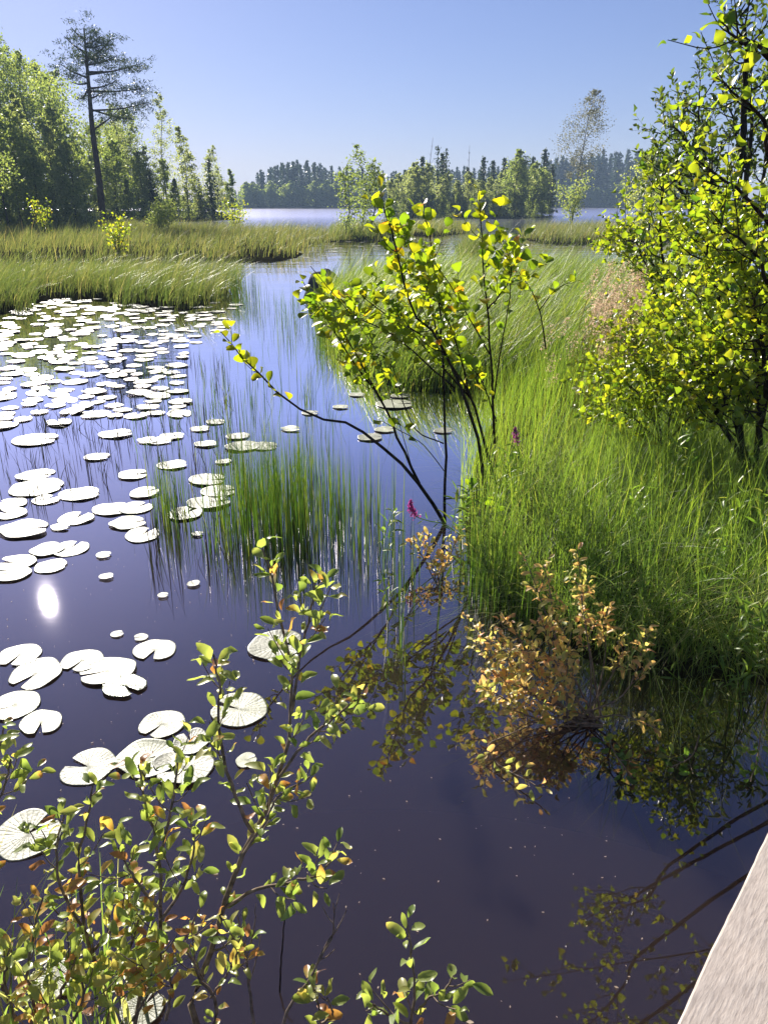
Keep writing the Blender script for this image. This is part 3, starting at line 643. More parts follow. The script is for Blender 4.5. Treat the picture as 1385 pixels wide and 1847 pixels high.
# bare snags
def snag(px, ptop, Y, seed, label):
    rng = RNG(seed); a = Acc(); H = hgt(ptop, Y); T = smooth_path([(0, 0, -.2), (.1, 0, H * .5), (rng.normal(0, .3), 0, H)], 10); tube(a, T, .08, .015, 6)
    b = Acc()
    for k in range(26):
        f = rng.uniform(.35, .98); p = T[int(f * 9)]; az = rng.uniform(0, 6.28); L = (1.1 - f) * 1.7 * rng.uniform(.4, 1)
        tube(b, np.array([p, p + np.array((math.cos(az) * L, math.sin(az) * L, L * rng.uniform(.5, 1.3)))]), .02, .006, 3)
    o = empty('dead_tree', put(px, 388, Y), label, 'tree'); a.build('trunk', M['twig'], o); b.build('branches', M['twig'], o)
snag(770, 248, 110, 161, 'bare dead tree with upright twigs on the left of the wooded island')
snag(840, 262, 112, 162, 'thin bare dead tree on the middle of the wooded island')
for px, ptop, Y, seed, lab in [(787, 262, 112, 163, 'tall thin spruce beside the bare dead tree'), (802, 268, 114, 164, 'tall sparse spruce right of the thin spruce by the dead tree')]:
    tree('spruce_tree', spruce(seed, hgt(ptop, Y), .08, 1.0, 26, .32, 6), M['bark'], M['needle'], put(px, 388, Y), lab)

# far shores
GF, GD = 'spruces on the far shore', 'leafy trees along the far waterline'
F1 = tree('spruce_tree', spruce(171, 12, .14, 2.1, 26, .75, 9), M['bark'], M['needle'], (-40, 300, 1.2), 'distant dark spruce of the far shore forest', GF)
F2 = tree('spruce_tree', spruce(172, 12, .14, 2.5, 24, .8, 9), M['bark'], M['needle'], (-36, 296, 1.2), 'distant dark spruce of the far shore forest', GF)
F3 = tree('broadleaf_tree', broadleaf(173, 7, .1, .05, 1.9, oval, 1300, .5, limbs=30), M['bark'], M['tree_leaf'], (-42, 272, .5), 'distant pale leafy tree along the far waterline', GD)
rng = RNG(174)
def shoreY(x): return np.interp(x, (-420, -180, -60, 0, 60, 120, 220, 420), (330, 300, 262, 262, 300, 270, 255, 300))
def topz(px): return np.interp(px, (430, 446, 452, 470, 500, 540, 580, 620, 700, 760, 980, 1000, 1060, 1120, 1200), (345, 330, 330, 315, 302, 297, 303, 308, 315, 312, 300, 292, 285, 282, 280))
fx = np.linspace(424, 1270, 235)
for px in fx:
    if 640 < px < 700 and rng.random() < .3: continue
    px2 = px + rng.normal(0, 3); x = (px2 - CX) / F * 300 * .95; Y = shoreY(x) + rng.choice([10, 18, 30, 44], p=[.25, .3, .25, .2]); x = (px2 - CX) / F * (Y * CP + 2 * SP)
    h = (hgt(topz(px2), Y) - 1.2) * rng.uniform(.86, 1.16); s = h / 12
    dup(F1 if rng.random() < .55 else F2, (x, Y, 1.0), rng.uniform(0, 6), (s * 1.0, s * 1.0, s))
for px in np.linspace(440, 1270, 110):
    if 980 < px and rng.random() < .35: continue
    px2 = px + rng.normal(0, 4); x = (px2 - CX) / F * 285; Y = shoreY(x) + rng.uniform(1.5, 6); x = (px2 - CX) / F * (Y * CP + 2 * SP)
    dup(F3, (x, Y, .3), rng.uniform(0, 6), rng.uniform(.7, 1.15))
a = Acc()
for k in range(26):   # low rocky skerry line before the far shore
    x = rng.uniform(-46, -12); a.add(np.array([(x - 1.5, 250, -.1), (x + 1.5, 250, -.1), (x + 1.2, 251, .25), (x - 1.2, 251, .3), (x, 252.5, -.1)]), [(0, 1, 2, 3)]); 
tag(a.build('skerry', M['stone']), 'low dark line of stones in the lake before the far shore', 'rocks', kind='stuff')

# ------------------------------------------------------------------ boulder
bm_rng = RNG(181)
def boulder(px, py, w, h, label):
    import bmesh
    b = bmesh.new(); bmesh.ops.create_icosphere(b, subdivisions=4, radius=1)
    for v in b.verts:
        p = v.co; n = .10 * math.sin(p.x * 3.1 + 1) * math.cos(p.y * 2.7) + .07 * math.sin(p.z * 5 + p.x * 4) + .03 * math.sin(p.x * 11 + p.y * 9)
        p *= 1 + n; p.x *= w; p.y *= w * .8; p.z *= h
    me = bpy.data.meshes.new('boulder'); b.to_mesh(me); b.free(); me.materials.append(M['stone'])
    for q in me.polygons: q.use_smooth = True
    o = link('boulder', me, None, gr(px, py)); tag(o, label, 'rock')
boulder(584, 538, .46, .60, 'rounded dark boulder at the tip of the sedge by the channel')

# ------------------------------------------------------------------ lily pads
def pad_mesh(seed, notch=.32, wob=.05, curl=.02, m='pad'):
    rng = RNG(seed); n = 40; th = np.linspace(notch * .5, 2 * np.pi - notch * .5, n)
    ph = rng.uniform(0, 6.28, 4)
    rad = 1 + wob * np.sin(2 * th + ph[0]) + wob * .5 * np.sin(5 * th + ph[1]); rad *= 1 - .12 * np.exp(-((np.minimum(th, 2 * np.pi - th) - notch * .5) / .22) ** 2)
    rings = (.10, .4, .75, .95, 1.0); V = []
    for k, f in enumerate(rings):
        off = (1 - f) * .10
        z = curl * f ** 4 * (1 + .9 * np.sin(3 * th + ph[2])) + .012 * np.sin(7 * th + ph[3]) * f ** 2 + .010 * np.sin(4 * th + f * 9)
        V.append(np.column_stack([np.cos(th) * rad * f - off * .3, np.sin(th) * rad * f * .93, z]))
    low = V[-1].copy(); low[:, 2] -= .022; V.append(low)         # a thin rim so that the pad has thickness
    V = np.concatenate(V); i, j = np.meshgrid(np.arange(5), np.arange(n - 1), indexing='ij')
    Fq = np.stack([i * n + j, (i + 1) * n + j, (i + 1) * n + j + 1, i * n + j + 1], -1).reshape(-1, 4)
    V *= (.5, .5, .32); a = Acc(); a.add(V, Fq); a.add(V[:n], np.arange(n)[None, :])
    me = a.mesh('lily_pad'); me.materials.append(M[m]); return me
PADS = [pad_mesh(200 + k, nt, wb, cl) for k, (nt, wb, cl) in enumerate([(.30, .03, .02), (.45, .05, .03), (.22, .04, .05), (.6, .06, .02), (.35, .07, .06), (.15, .04, .03)])]
PADW = pad_mesh(230, .4, .05, .0, 'pad_wet')
GP = 'lily pads floating in the inlet'
pad_n = [0]
def pad(px, py, wpx, rot, v=0, label=None, asp=1.0, tilt=(0, 0), me=None):
    p = gr(px, py); depth = p[1] * CP + HC * SP; w = wpx / F * depth
    o = bpy.data.objects.new('lily_pad', me or PADS[v % len(PADS)]); COL.objects.link(o)
    pad_n[0] += 1
    o.location = (p[0], p[1], .005 + .00009 * (pad_n[0] % 97)); o.rotation_euler = (tilt[0], tilt[1], math.radians(rot)); o.scale = (w, w * asp, min(w, .3))
    tag(o, label, 'lily pad', GP); return o
near = [  # px, py, width, rotation of the notch, mesh, what tells it apart
    (36, 1183, 78, -100, 0, 'silvery lily pad just below the sun glint at the left edge'), (65, 1217, 98, -115, 1, 'large oval lily pad overlapping the one at the left edge'),
    (149, 1193, 76, -110, 0, 'lily pad touching the tip of the long narrow pad'), (194, 1212, 100, -160, 2, 'long narrow lily pad lying over the sunken green pad'),
    (280, 1174, 78, -95, 3, 'round lily pad with a wide notch alone right of the sun glint'), (28, 1274, 90, -150, 5, 'pale lily pad cut by the left edge above the pad with a heart notch'),
    (75, 1305, 78, -75, 1, 'heart notched lily pad left of the open dark water'), (293, 1308, 84, -120, 0, 'lily pad with scribbled marks above the ragged pad raft'),
    (160, 1385, 100, 165, 3, 'lily pad with a folded notch left of the ragged pad raft'), (52, 1506, 124, 55, 3, 'biggest deeply cleft lily pad at the left edge'),
    (268, 1370, 112, 20, 4, 'ragged brown-specked lily pad behind the willow tips'), (330, 1385, 110, 200, 4, 'tattered lily pad lowest in the ragged raft'), (345, 1340, 70, 120, 4, 'small ragged pad at the top of the raft'),
    (432, 1281, 106, 160, 0, 'broad pale lily pad half hidden behind the tall willow sprig'), (445, 1373, 40, 30, 5, 'little oval lily pad behind the willow stem'), (500, 1165, 104, 10, 1, 'dull lily pad behind the tallest willow sprig'),
    (212, 1145, 24, 30, 0, 'tiny lily pad in the open water right of the sun glint'), (255, 1151, 26, 200, 0, 'tiny lily pad touching the round wide-notched pad'),
    (88, 992, 64, 60, 2, None), (128, 991, 68, 80, 0, 'lily pad alone above the sun glint on its right'), (28, 1017, 72, 170, 1, 'upper lily pad of the pair at the left edge above the sun glint'), (22, 1036, 70, 190, 0, 'lower lily pad of the pair at the left edge above the sun glint'), (93, 1023, 58, 10, 5, 'flat lily pad straight above the sun glint'),
    (138, 936, 66, 75, 3, 'round lily pad with a stalk mark right of the left edge cluster'), (202, 920, 66, 0, 2, None), (246, 917, 64, 60, 0, None), (232, 945, 66, 20, 4, None), (258, 966, 66, 70, 1, 'lowest lily pad of the cluster at the rush edge'), (335, 927, 68, 60, 1, None), (378, 907, 78, 20, 2, None), (395, 887, 66, 10, 0, None), (375, 866, 68, 0, 0, None),
    (242, 857, 58, 20, 3, None), (312, 840, 54, 10, 2, None), (176, 825, 48, 0, 0, None), (145, 893, 72, 10, 2, None), (84, 903, 50, 60, 3, None), (68, 881, 96, 10, 5, None), (66, 858, 68, 5, 1, None), (20, 910, 60, 160, 0, None), (18, 928, 60, 160, 1, None), (45, 956, 90, 10, 4, None), (110, 952, 36, 0, 4, None),
    (65, 794, 84, 5, 0, None), (210, 784, 60, 15, 2, None), (290, 796, 50, 0, 1, None), (312, 788, 44, 0, 2, None), (268, 796, 40, 0, 4, None), (390, 762, 36, 0, 0, None), (372, 802, 42, 10, 2, None), (440, 806, 66, 0, 1, None), (478, 806, 50, 0, 0, None), (362, 775, 36, 0, 2, None),
    (404, 834, 30, 0, 5, None), (430, 788, 44, 0, 5, None), (525, 775, 36, 0, 4, None), (560, 746, 32, 0, 0, None), (668, 790, 48, 5, 5, None), (695, 776, 40, 5, 1, None), (712, 730, 70, 0, 0, 'pale green lily pad on the dark water under the alder leaves'), (644, 713, 30, 0, 0, None), (722, 715, 36, 0, 1, None), (800, 778, 36, 0, 1, None), (615, 735, 30, 0, 0, None),
    (188, 1003, 28, 0, 0, None), (193, 1042, 26, 10, 2, None), (295, 1076, 20, 0, 0, None), (350, 1055, 24, 0, 5, None), (357, 965, 22, 0, 0, None), (100, 1770, 84, 150, 0, 'lily pad half hidden by grass and willow in the bottom corner'), (258, 1822, 80, 60, 0, 'round lily pad under the willow stems at the bottom'),
    (262, 890, 56, 40, 1, None),
]
GEN = 'lily pad among the rushes and stems of the inlet'
for (px, py, w, rot, v, lab) in near:
    pad(px, py, w, rot, v, lab or GEN, tilt=(random.Random(px).uniform(-.03, .03), random.Random(py).uniform(-.03, .03)))
tag(pad(225, 1240, 78, -40, 0, 'dull green lily pad sunk just under the surface beside the narrow pad', me=PADW), None, None, GP)
rng = RNG(240); placed = []
def field(poly, n, wr, label, tries=9000):
    k = 0; c = 0
    P2 = np.array(poly, float)
    while c < n and k < tries:
        k += 1; px = rng.uniform(P2[:, 0].min(), P2[:, 0].max()); py = rng.uniform(P2[:, 1].min(), P2[:, 1].max())
        if poly_sd(P2, np.array([px]), np.array([py]))[0] < 0: continue
        p = gr(px, py); w = rng.uniform(*wr)
        if any((p[0] - q[0]) ** 2 + (p[1] - q[1]) ** 2 < ((w + q[2]) * .42) ** 2 for q in placed): continue
        placed.append((p[0], p[1], w)); c += 1
        depth = p[1] * CP + HC * SP
        pad(px, py, w * F / depth, rng.uniform(0, 360), int(rng.integers(0, 6)), label, rng.uniform(.8, 1.0), tuple(rng.normal(0, .025, 2)))
field([(0, 560), (60, 556), (100, 542), (170, 542), (230, 560), (420, 562), (420, 590), (330, 640), (330, 750), (180, 760), (0, 770)], 225, (.18, .33), 'white-shining lily pad in the crowded field before the left sedge bed')
# farther pads on the channel, beyond counting
sa = Acc(); base_me = PADS[0]; co = np.array([v.co[:] for v in base_me.vertices]); fc4 = np.array([p.vertices[:] for p in base_me.polygons if len(p.vertices) == 4])
for poly, n in (([(600, 430), (830, 432), (840, 470), (640, 445)], 130), ([(900, 440), (1100, 442), (1090, 480), (940, 470)], 90), ([(480, 470), (600, 440), (640, 446), (560, 490)], 25), ([(60, 535), (430, 545), (420, 562), (0, 562)], 60), ([(760, 395), (990, 397), (960, 405), (760, 408)], 40)):
    q = scatter(rng, gp(*poly), n)
    for p in q:
        w = rng.uniform(.18, .34); an = rng.uniform(0, 6.28); R = np.array(((math.cos(an), -math.sin(an), 0), (math.sin(an), math.cos(an), 0), (0, 0, .6)))
        sa.add((co * w) @ R.T + (p[0], p[1], .004 + rng.uniform(0, .006)), fc4)
tag(sa.build('lily_pads', M['pad']), 'drifts of small lily pads far out on the channel', 'lily pads', kind='stuff')

# a yellow water lily flower
L_ = Leaves('alder'); 
for k in range(6):
    az = k * 1.047; L_.add((0, 0, .07), (math.cos(az) * .7, math.sin(az) * .7, .7), (-math.cos(az), -math.sin(az), .7), .035, .5, -.5)
w_ = empty('water_lily', gr(63, 626), 'small yellow water lily flower among the lily pads at the left', 'flower')
L_.acc().build('flower', M['yellow'], w_); s_ = Acc(); tube(s_, [(0, 0, -.05), (0, 0, .02), (0, 0, .07)], .005, .005, 6); s_.build('stem', M['rush'], w_)

rng = RNG(260); fl = Leaves('small'); q = np.vstack([scatter(rng, gp((0, 1000), (420, 1000), (640, 1300), (700, 1800), (100, 1800), (0, 1500)), 170), scatter(rng, gp((640, 1300), (1200, 1400), (1180, 1847), (700, 1847)), 60)]); n = len(q)
fl.add(np.column_stack([q, np.full(n, .004)]), np.column_stack([rng.normal(size=(n, 2)), np.zeros(n)]), np.column_stack([rng.normal(0, .1, (n, 2)), np.ones(n)]), rng.uniform(.002, .009, n) * np.where(rng.random(n) < .1, 2.5, 1), rng.uniform(.3, 1, n))
tag(fl.acc(.1).build('floating_debris', M['plume']), 'tiny pale specks and leaf scraps afloat on the dark water', 'debris', kind='stuff')

# ------------------------------------------------------------------ leafy shrubs close by
def on_path(L, rng, P, t0, t1, spacing, size, tint, spread=.9, upbias=.35, curl=(.0, .5), face=None, pet=.01):
    """leaves along a twig from t0 to t1 of its length"""
    d = np.linalg.norm(np.diff(P, axis=0), axis=1); cum = np.concatenate([[0], np.cumsum(d)]); tot = cum[-1]
    s = np.arange(t0 * tot, t1 * tot, spacing); s = s + rng.uniform(-.3, .3, len(s)) * spacing; s = np.clip(s, 0, tot)
    s = np.append(s, tot); n = len(s)
    Q = np.stack([np.interp(s, cum, P[:, i]) for i in range(3)], 1)
    T = np.stack([np.interp(s, cum, np.gradient(P, axis=0)[:, i]) for i in range(3)], 1); T = nrm(T)
    ref = nrm(np.cross(T, (0.2, .3, .93))); B = np.cross(T, ref); an = np.arange(n) * 2.4 + rng.uniform(0, 6.28) + rng.normal(0, .4, n)
    R = ref * np.cos(an)[:, None] + B * np.sin(an)[:, None]
    A = nrm(T * rng.uniform(.35, .9, n)[:, None] + R * spread + np.array((0, 0, upbias)) + rng.normal(0, .22, (n, 3)))
    N = nrm(T * .5 - R * .35 + np.array((0, 0, .75)) + rng.normal(0, .45, (n, 3)))
    if face is not None: N = nrm(N + np.asarray(face) * rng.uniform(0, 1.4, n)[:, None])
    S = size * rng.uniform(.6, 1.15, n)
    tt = np.clip(tint(n, s / tot), 0, 1) if callable(tint) else np.full(n, tint)
    L.add(Q + R * pet, A, N, S, tt, rng.uniform(curl[0], curl[1], n))

class Shrub:
    """a thing with branches; each branch carries its own foliage"""
    def __init__(s, name, loc, label, cat, leaf, lmat, bmat, seed, part='branch', group=None):
        s.o = empty(name, loc, label, cat, group); s.loc = np.array(loc); s.kind, s.lm, s.bm, s.rng, s.part = leaf, lmat, bmat, RNG(seed), part
    def branch(s, pts, r, spacing, size, tint, t0=.3, twigs=0, tl=.25, tt=(.3, .95), spread=.9, side=None, face=(0, -.4, .1), upb=.35, curl=(0, .5), n=14, tspace=None, rtip=.0022, sub=0):
        rng = s.rng; P = smooth_path(np.asarray(pts) - s.loc, n)
        P[1:-1] += rng.normal(0, r * .35, P[1:-1].shape)
        wood = Acc(); lv = Leaves(s.kind); tube(wood, P, r, rtip, 7)
        if spacing: on_path(lv, rng, P, t0, 1.0, spacing, size, tint, spread, upb, curl, face)
        for k in range(twigs):
            f = tt[0] + (tt[1] - tt[0]) * (k + rng.uniform(0, 1)) / twigs; i = min(int(f * (n - 1)), n - 2)
            b = P[i]; T = nrm(P[i + 1] - P[i]); az = k * 2.4 + rng.uniform(-.5, .5)
            ref = nrm(np.cross(T, (.2, .3, .93))); B = np.cross(T, ref); R = ref * math.cos(az) + B * math.sin(az)
            L = tl * rng.uniform(.5, 1.2) * (1.15 - .7 * f)
            e1 = b + (T * .65 + R * .75) * L * .5; e2 = b + (T * .9 + R * .85 + np.array((0, 0, .28))) * L
            Q = smooth_path([b, e1, e2], 7); tube(wood, Q, max(r * .42 * (1 - .5 * f), .0016), .0012, 5)
            if size: on_path(lv, rng, Q, .22, 1.0, tspace or spacing or size * .6, size, tint, spread, upb, curl, face)
            for q in range(sub):
                b2 = Q[rng.integers(2, 6)]; e = b2 + nrm(rng.normal(size=3) + R * .6 + T * .6 + (0, 0, .3)) * L * rng.uniform(.35, .7)
                Q2 = smooth_path([b2, (b2 + e) / 2 + rng.normal(0, .01, 3), e], 5); tube(wood, Q2, .0022, .0011, 4)
                if size: on_path(lv, rng, Q2, .15, 1.0, tspace or spacing or size * .6, size, tint, spread, upb, curl, face)
        br = wood.build(s.part, s.bm, s.o)
        if lv.P: (lv.acc(.5, .34, .5) if s.kind == 'willow' else lv.acc(.4, .10, .3)).build('foliage', s.lm, br)
        return br

def T_(lo, sd, orange=.0, seed=1, tip=.0):
    r = RNG(seed)
    def f(n, s):
        t = r.normal(lo, sd, n) + tip * s
        if orange: t = np.where(r.random(n) < orange, r.uniform(.75, 1, n), np.minimum(t, .88))
        return t
    return f

# the yellow-leaved alder in the middle
AL = Shrub('alder_shrub', gr(802, 945), 'many-stemmed alder with yellow-green round leaves rising from the water in the middle', 'shrub', 'alder', M['alder'], M['bark'], 301)
def tr(pts): return [at(x, y, Y) for x, y, Y in pts]
ta = lambda s: T_(.50, .18, .015, s)
root = (802, 945, 4.78)
AL.branch(tr([root, (760, 875, 4.72), (700, 815, 4.66), (640, 768, 4.6), (565, 752, 4.5), (490, 698, 4.42), (437, 640, 4.36), (398, 598, 4.3)]), 0.0133, 0.047, 0.065, T_(.66, .12, .02, 1), .72, 3, .22, (.78, .98))
AL.branch(tr([(756, 872, 4.72), (722, 800, 4.76), (690, 728, 4.8), (640, 655, 4.84), (590, 580, 4.88), (545, 505, 4.9)]), 0.0101, 0.052, 0.068, ta(2), .45, 8, .26, (.35, .95))
AL.branch(tr([(748, 860, 4.72), (700, 700, 4.62), (665, 610, 4.6), (560, 480, 4.55)]), 0.0023, 0, .07, ta(3), .6, 4, .18, (.5, .95), tspace=.045)
AL.branch(tr([root, (803, 860, 4.82), (804, 760, 4.86), (798, 640, 4.9), (790, 540, 4.92), (775, 430, 4.95), (768, 395, 4.95)]), 0.0109, 0.065, 0.068, ta(4), .55, 7, .24, (.5, .95))
AL.branch(tr([(880, 930, 4.95), (862, 800, 4.9), (832, 700, 4.85), (790, 610, 4.8), (740, 560, 4.75), (715, 440, 4.75), (694, 380, 4.75), (684, 350, 4.75)]), 0.0125, 0.056, 0.072, ta(5), .5, 12, .27, (.4, .93))
AL.branch(tr([(910, 940, 5.05), (880, 830, 5.02), (850, 720, 5.0), (800, 640, 5.0), (740, 590, 5.05), (680, 560, 5.1), (640, 520, 5.1)]), 0.0109, 0.056, 0.070, ta(6), .5, 9, .25, (.45, .95))
AL.branch(tr([(850, 720, 5.0), (760, 620, 5.1), (700, 540, 5.15), (650, 520, 5.2)]), 0.0070, 0.056, 0.068, ta(7), .3, 9, .26, (.3, .95))
AL.branch(tr([(892, 800, 5.1), (886, 680, 5.1), (878, 560, 5.1), (868, 440, 5.1), (862, 340, 5.1)]), 0.0094, 0.052, 0.070, ta(8), .62, 6, .22, (.45, .97))
AL.branch(tr([(884, 640, 5.1), (850, 580, 5.05), (815, 520, 5.0), (780, 470, 5.0)]), 0.0055, 0.052, 0.068, ta(9), .25, 5, .2, (.3, .95))
AL.branch(tr([(890, 720, 5.1), (905, 620, 5.15), (920, 520, 5.2), (905, 420, 5.2)]), 0.0055, 0.065, 0.061, ta(10), .45, 4, .2, (.4, .95))
AL.branch(tr([(800, 800, 4.85), (745, 770, 4.8), (700, 650, 4.7), (640, 640, 4.6)]), 0.0047, 0.065, 0.065, ta(11), .5, 6, .25, (.45, .95))
AL.branch(tr([(895, 760, 5.1), (870, 690, 4.9), (845, 660, 4.8)]), 0.0047, 0.056, 0.070, ta(12), .35, 3, .16, (.3, .95))
AL.branch(tr([(984, 630, 5.6), (972, 560, 5.6), (955, 520, 5.6), (935, 490, 5.6)]), 0.0055, 0.085, 0.065, ta(13), .6, 2, .2, (.6, .95))
AL.branch(tr([(972, 560, 5.6), (1000, 525, 5.55), (1035, 505, 5.5)]), 0.0039, 0.065, 0.061, ta(14), .35, 2, .12, (.5, .95))
AL.branch(tr([(802, 900, 4.8), (850, 900, 4.6), (900, 925, 4.5)]), 0.0047, 0.085, 0.061, T_(.3, .15, 0, 15), .4, 2, .14, (.4, .95))
AL.branch(tr([(801, 850, 4.8), (760, 800, 4.7), (690, 760, 4.6)]), 0.0031, .11, .07, T_(.3, .15, 0, 16), .5, 1, .14, (.5, .95))
for b in ([(690, 728, 4.8), (620, 600, 4.8), (575, 545, 4.8)], [(820, 700, 4.9), (700, 600, 4.9), (600, 560, 4.9)], [(850, 720, 5.0), (800, 560, 4.9), (730, 480, 4.8)], [(800, 640, 4.9), (760, 500, 4.9), (720, 400, 4.8)], [(878, 560, 5.1), (920, 500, 5.0), (910, 440, 5.0)]):
    AL.branch(tr(b), .006, 0.036, 0.075, ta(20 + b[2][0] % 17), .25, 7, .24, (.25, .95))

# right side: leafy birch stems and the mass of leaves
RB = Shrub('young_birch', gr(1238, 812, .1), 'thin dark-stemmed young birch at the front of the leafy right bush', 'tree', 'birch', M['birch'], M['bark'], 311)
tb = lambda s: T_(.5, .2, .03, s)
RB.branch(tr([(1238, 812, 6.1), (1238, 720, 6.1), (1240, 640, 6.1), (1222, 560, 6.0), (1200, 490, 5.9), (1190, 410, 5.8), (1192, 340, 5.7), (1200, 290, 5.6)]), .021, .05, .056, tb(1), .45, 20, .46, (.22, .97), sub=3, tspace=.05)
RB.branch(tr([(1236, 790, 6.1), (1200, 745, 6.0), (1170, 720, 5.9), (1120, 690, 5.8), (1065, 665, 5.7)]), .008, .05, .06, tb(2), .3, 12, .3, (.3, .95), sub=1)
RB.branch(tr([(1220, 770, 6.0), (1170, 690, 6.0), (1130, 620, 6.0), (1090, 580, 5.9)]), .008, .05, .06, tb(3), .3, 12, .34, (.3, .95), sub=1)
def mass(name, rootpt, label, stems, seed, size, leaf='birch', mat='birch', tl=.5, tw=12, spc=.075, sub=2, rad=.02, tn=None):
    sh = Shrub(name, rootpt, label, 'tree', leaf, M[mat], M['bark'], seed, 'branch')
    for k, st in enumerate(stems):
        sh.branch(tr(st), rad, spc, size, tn or tb(seed + k), .3, tw, tl, (.2, .97), sub=sub)
    return sh
mass('leafy_birch', at(1345, 860, 5.0), 'dense leafy birch bush filling the right edge below the dark tree', [
    [(1345, 870, 5.0), (1330, 700, 5.0), (1300, 560, 4.9), (1275, 450, 4.8), (1262, 390, 4.8)],
    [(1360, 860, 5.0), (1370, 700, 4.9), (1350, 560, 4.7), (1340, 450, 4.6), (1335, 400, 4.5)],
    [(1350, 850, 5.0), (1300, 760, 5.1), (1260, 680, 5.2), (1220, 620, 5.2), (1190, 560, 5.2)],
    [(1380, 860, 4.8), (1420, 700, 4.6), (1410, 520, 4.4), (1400, 420, 4.3)],
    [(1350, 840, 5.0), (1320, 740, 4.9), (1290, 680, 4.8), (1270, 600, 4.7)],
    [(1370, 800, 4.9), (1380, 680, 4.5), (1370, 600, 4.3), (1350, 520, 4.2)],
    [(1390, 820, 5.0), (1400, 640, 5.4), (1350, 500, 5.6), (1300, 430, 5.7)],
], 321, .052, tw=26, tl=.52, spc=.037, sub=3)
mass('leafy_birch', at(1200, 770, 7.2), 'paler leafy sapling between the beige plumes and the birch stem', [
    [(1220, 740, 7.4), (1205, 620, 7.4), (1180, 520, 7.4), (1150, 450, 7.4), (1135, 425, 7.4)],
    [(1205, 740, 7.2), (1215, 600, 7.2), (1230, 480, 7.2), (1245, 380, 7.2)],
    [(1215, 730, 7.2), (1190, 680, 7.0), (1150, 640, 6.9), (1130, 610, 6.9)],
    [(1210, 740, 7.2), (1250, 620, 7.4), (1290, 500, 7.4), (1310, 400, 7.4)],
    [(1220, 700, 7.6), (1190, 500, 7.6), (1125, 440, 7.6), (1105, 425, 7.6)],
], 331, .052, tw=17, tl=.48, spc=.04, sub=3)
mass('leafy_birch', at(1195, 800, 5.6), 'low bright leafy sapling spreading left over the horsetails', [
    [(1195, 810, 5.6), (1170, 740, 5.5), (1130, 690, 5.5), (1085, 655, 5.4)],
    [(1195, 805, 5.6), (1180, 720, 5.6), (1160, 650, 5.6), (1140, 600, 5.6)],
    [(1200, 805, 5.6), (1210, 720, 5.5), (1220, 640, 5.4), (1230, 570, 5.4)],
    [(1195, 805, 5.6), (1150, 760, 5.4), (1110, 735, 5.3), (1080, 720, 5.2)],
    [(1200, 800, 5.6), (1255, 740, 5.4), (1290, 700, 5.3), (1320, 650, 5.3)],
], 337, .052, tw=15, tl=.40, spc=.038, sub=2, rad=.009)
# overhanging tree whose near boughs enter at the top right
OV = Shrub('overhanging_birch', (2.6, 3.6, .1), 'birch whose big near leaves hang into the top right corner', 'tree', 'birch', M['birch'], M['bark'], 341)
OVb = np.array((2.6, 3.6, .1))
OV.branch([OVb, OVb + (.05, -.05, 1.2), OVb + (-.05, -.1, 2.2), OVb + (-.3, -.1, 3.4), OVb + (-.6, 0, 4.4)], .035, .0, .06, tb(5), .6, 10, .4, (.5, .97), sub=2, tspace=.09)
OV.branch([OVb + (.05, -.05, 1.2)] + tr([(1420, 330, 3.3), (1385, 230, 3.2), (1340, 180, 3.1), (1290, 140, 3.0)]), .012, .05, .046, tb(6), .55, 6, .3, (.6, .95))
OV.branch([OVb + (0, -.1, 1.8)] + tr([(1430, 140, 3.0), (1380, 90, 2.9), (1330, 70, 2.8), (1300, 40, 2.8)]), .011, .05, .048, tb(7), .5, 6, .24, (.5, .95))
OV.branch([OVb + (0, -.05, 1.0)] + tr([(1400, 420, 3.6), (1340, 350, 3.6), (1270, 300, 3.6), (1230, 260, 3.6)]), .012, .06, .052, tb(8), .5, 6, .34, (.55, .95), sub=1)
OV.branch([OVb + (0, -.05, .8)] + tr([(1420, 560, 3.5), (1370, 470, 3.4), (1320, 420, 3.4), (1280, 380, 3.4)]), .012, .06, .052, tb(9), .45, 8, .38, (.4, .95), sub=1)
for k, e in enumerate([(-1.3, -.1, 3.5), (-1.7, .4, 3.2), (-1.0, -.4, 3.0), (-1.5, .1, 4.2), (-.6, -.5, 3.6)]):   # boughs over the water, above the picture, seen as reflections
    e = np.array(e); OV.branch([OVb + (-.05, -.1, 2.1), OVb + e * (.35, .35, 1) - (0, 0, .6), OVb + e], .008, .10, .06, tb(10 + k), .45, 9, .5, (.4, .95), sub=2, tspace=.1)

# the fine-leaved dark tree behind the right bush
DT = Shrub('alder_tree', at(1310, 470, 11.5) * (1, 1, 0), 'dark fine-leaved alder tree behind the leafy right bush', 'tree', 'small', M['dark_leaf'], M['bark'], 351)
td = T_(.35, .25, 0, 9)
for st in ([(1310, 560, 11.5), (1300, 420, 11.4), (1280, 320, 11.3), (1260, 220, 11.2), (1270, 110, 11.2)], [(1312, 500, 11.5), (1285, 380, 11.4), (1250, 290, 11.3), (1225, 240, 11.2), (1188, 215, 11.1)],
           [(1312, 500, 11.5), (1330, 360, 11.6), (1330, 240, 11.6), (1300, 160, 11.6)], [(1315, 520, 11.5), (1370, 380, 11.6), (1380, 250, 11.6), (1370, 150, 11.6)],
           [(1310, 480, 11.5), (1250, 380, 11.2), (1220, 330, 11.1), (1190, 300, 11)], [(1315, 480, 11.5), (1350, 300, 11.2), (1350, 200, 11), (1345, 110, 11)], [(1310, 470, 11.5), (1290, 330, 11.8), (1240, 260, 12), (1215, 180, 12)],
           [(1320, 500, 11.5), (1420, 350, 11.4), (1450, 220, 11.4), (1430, 120, 11.4)], [(1340, 300, 11), (1345, 150, 10), (1340, 60, 9.5), (1330, 10, 9.5)]):
    DT.branch(tr(st), .045, .09, .095, td, .4, 11, .72, (.3, .97), sub=4, tspace=.06)

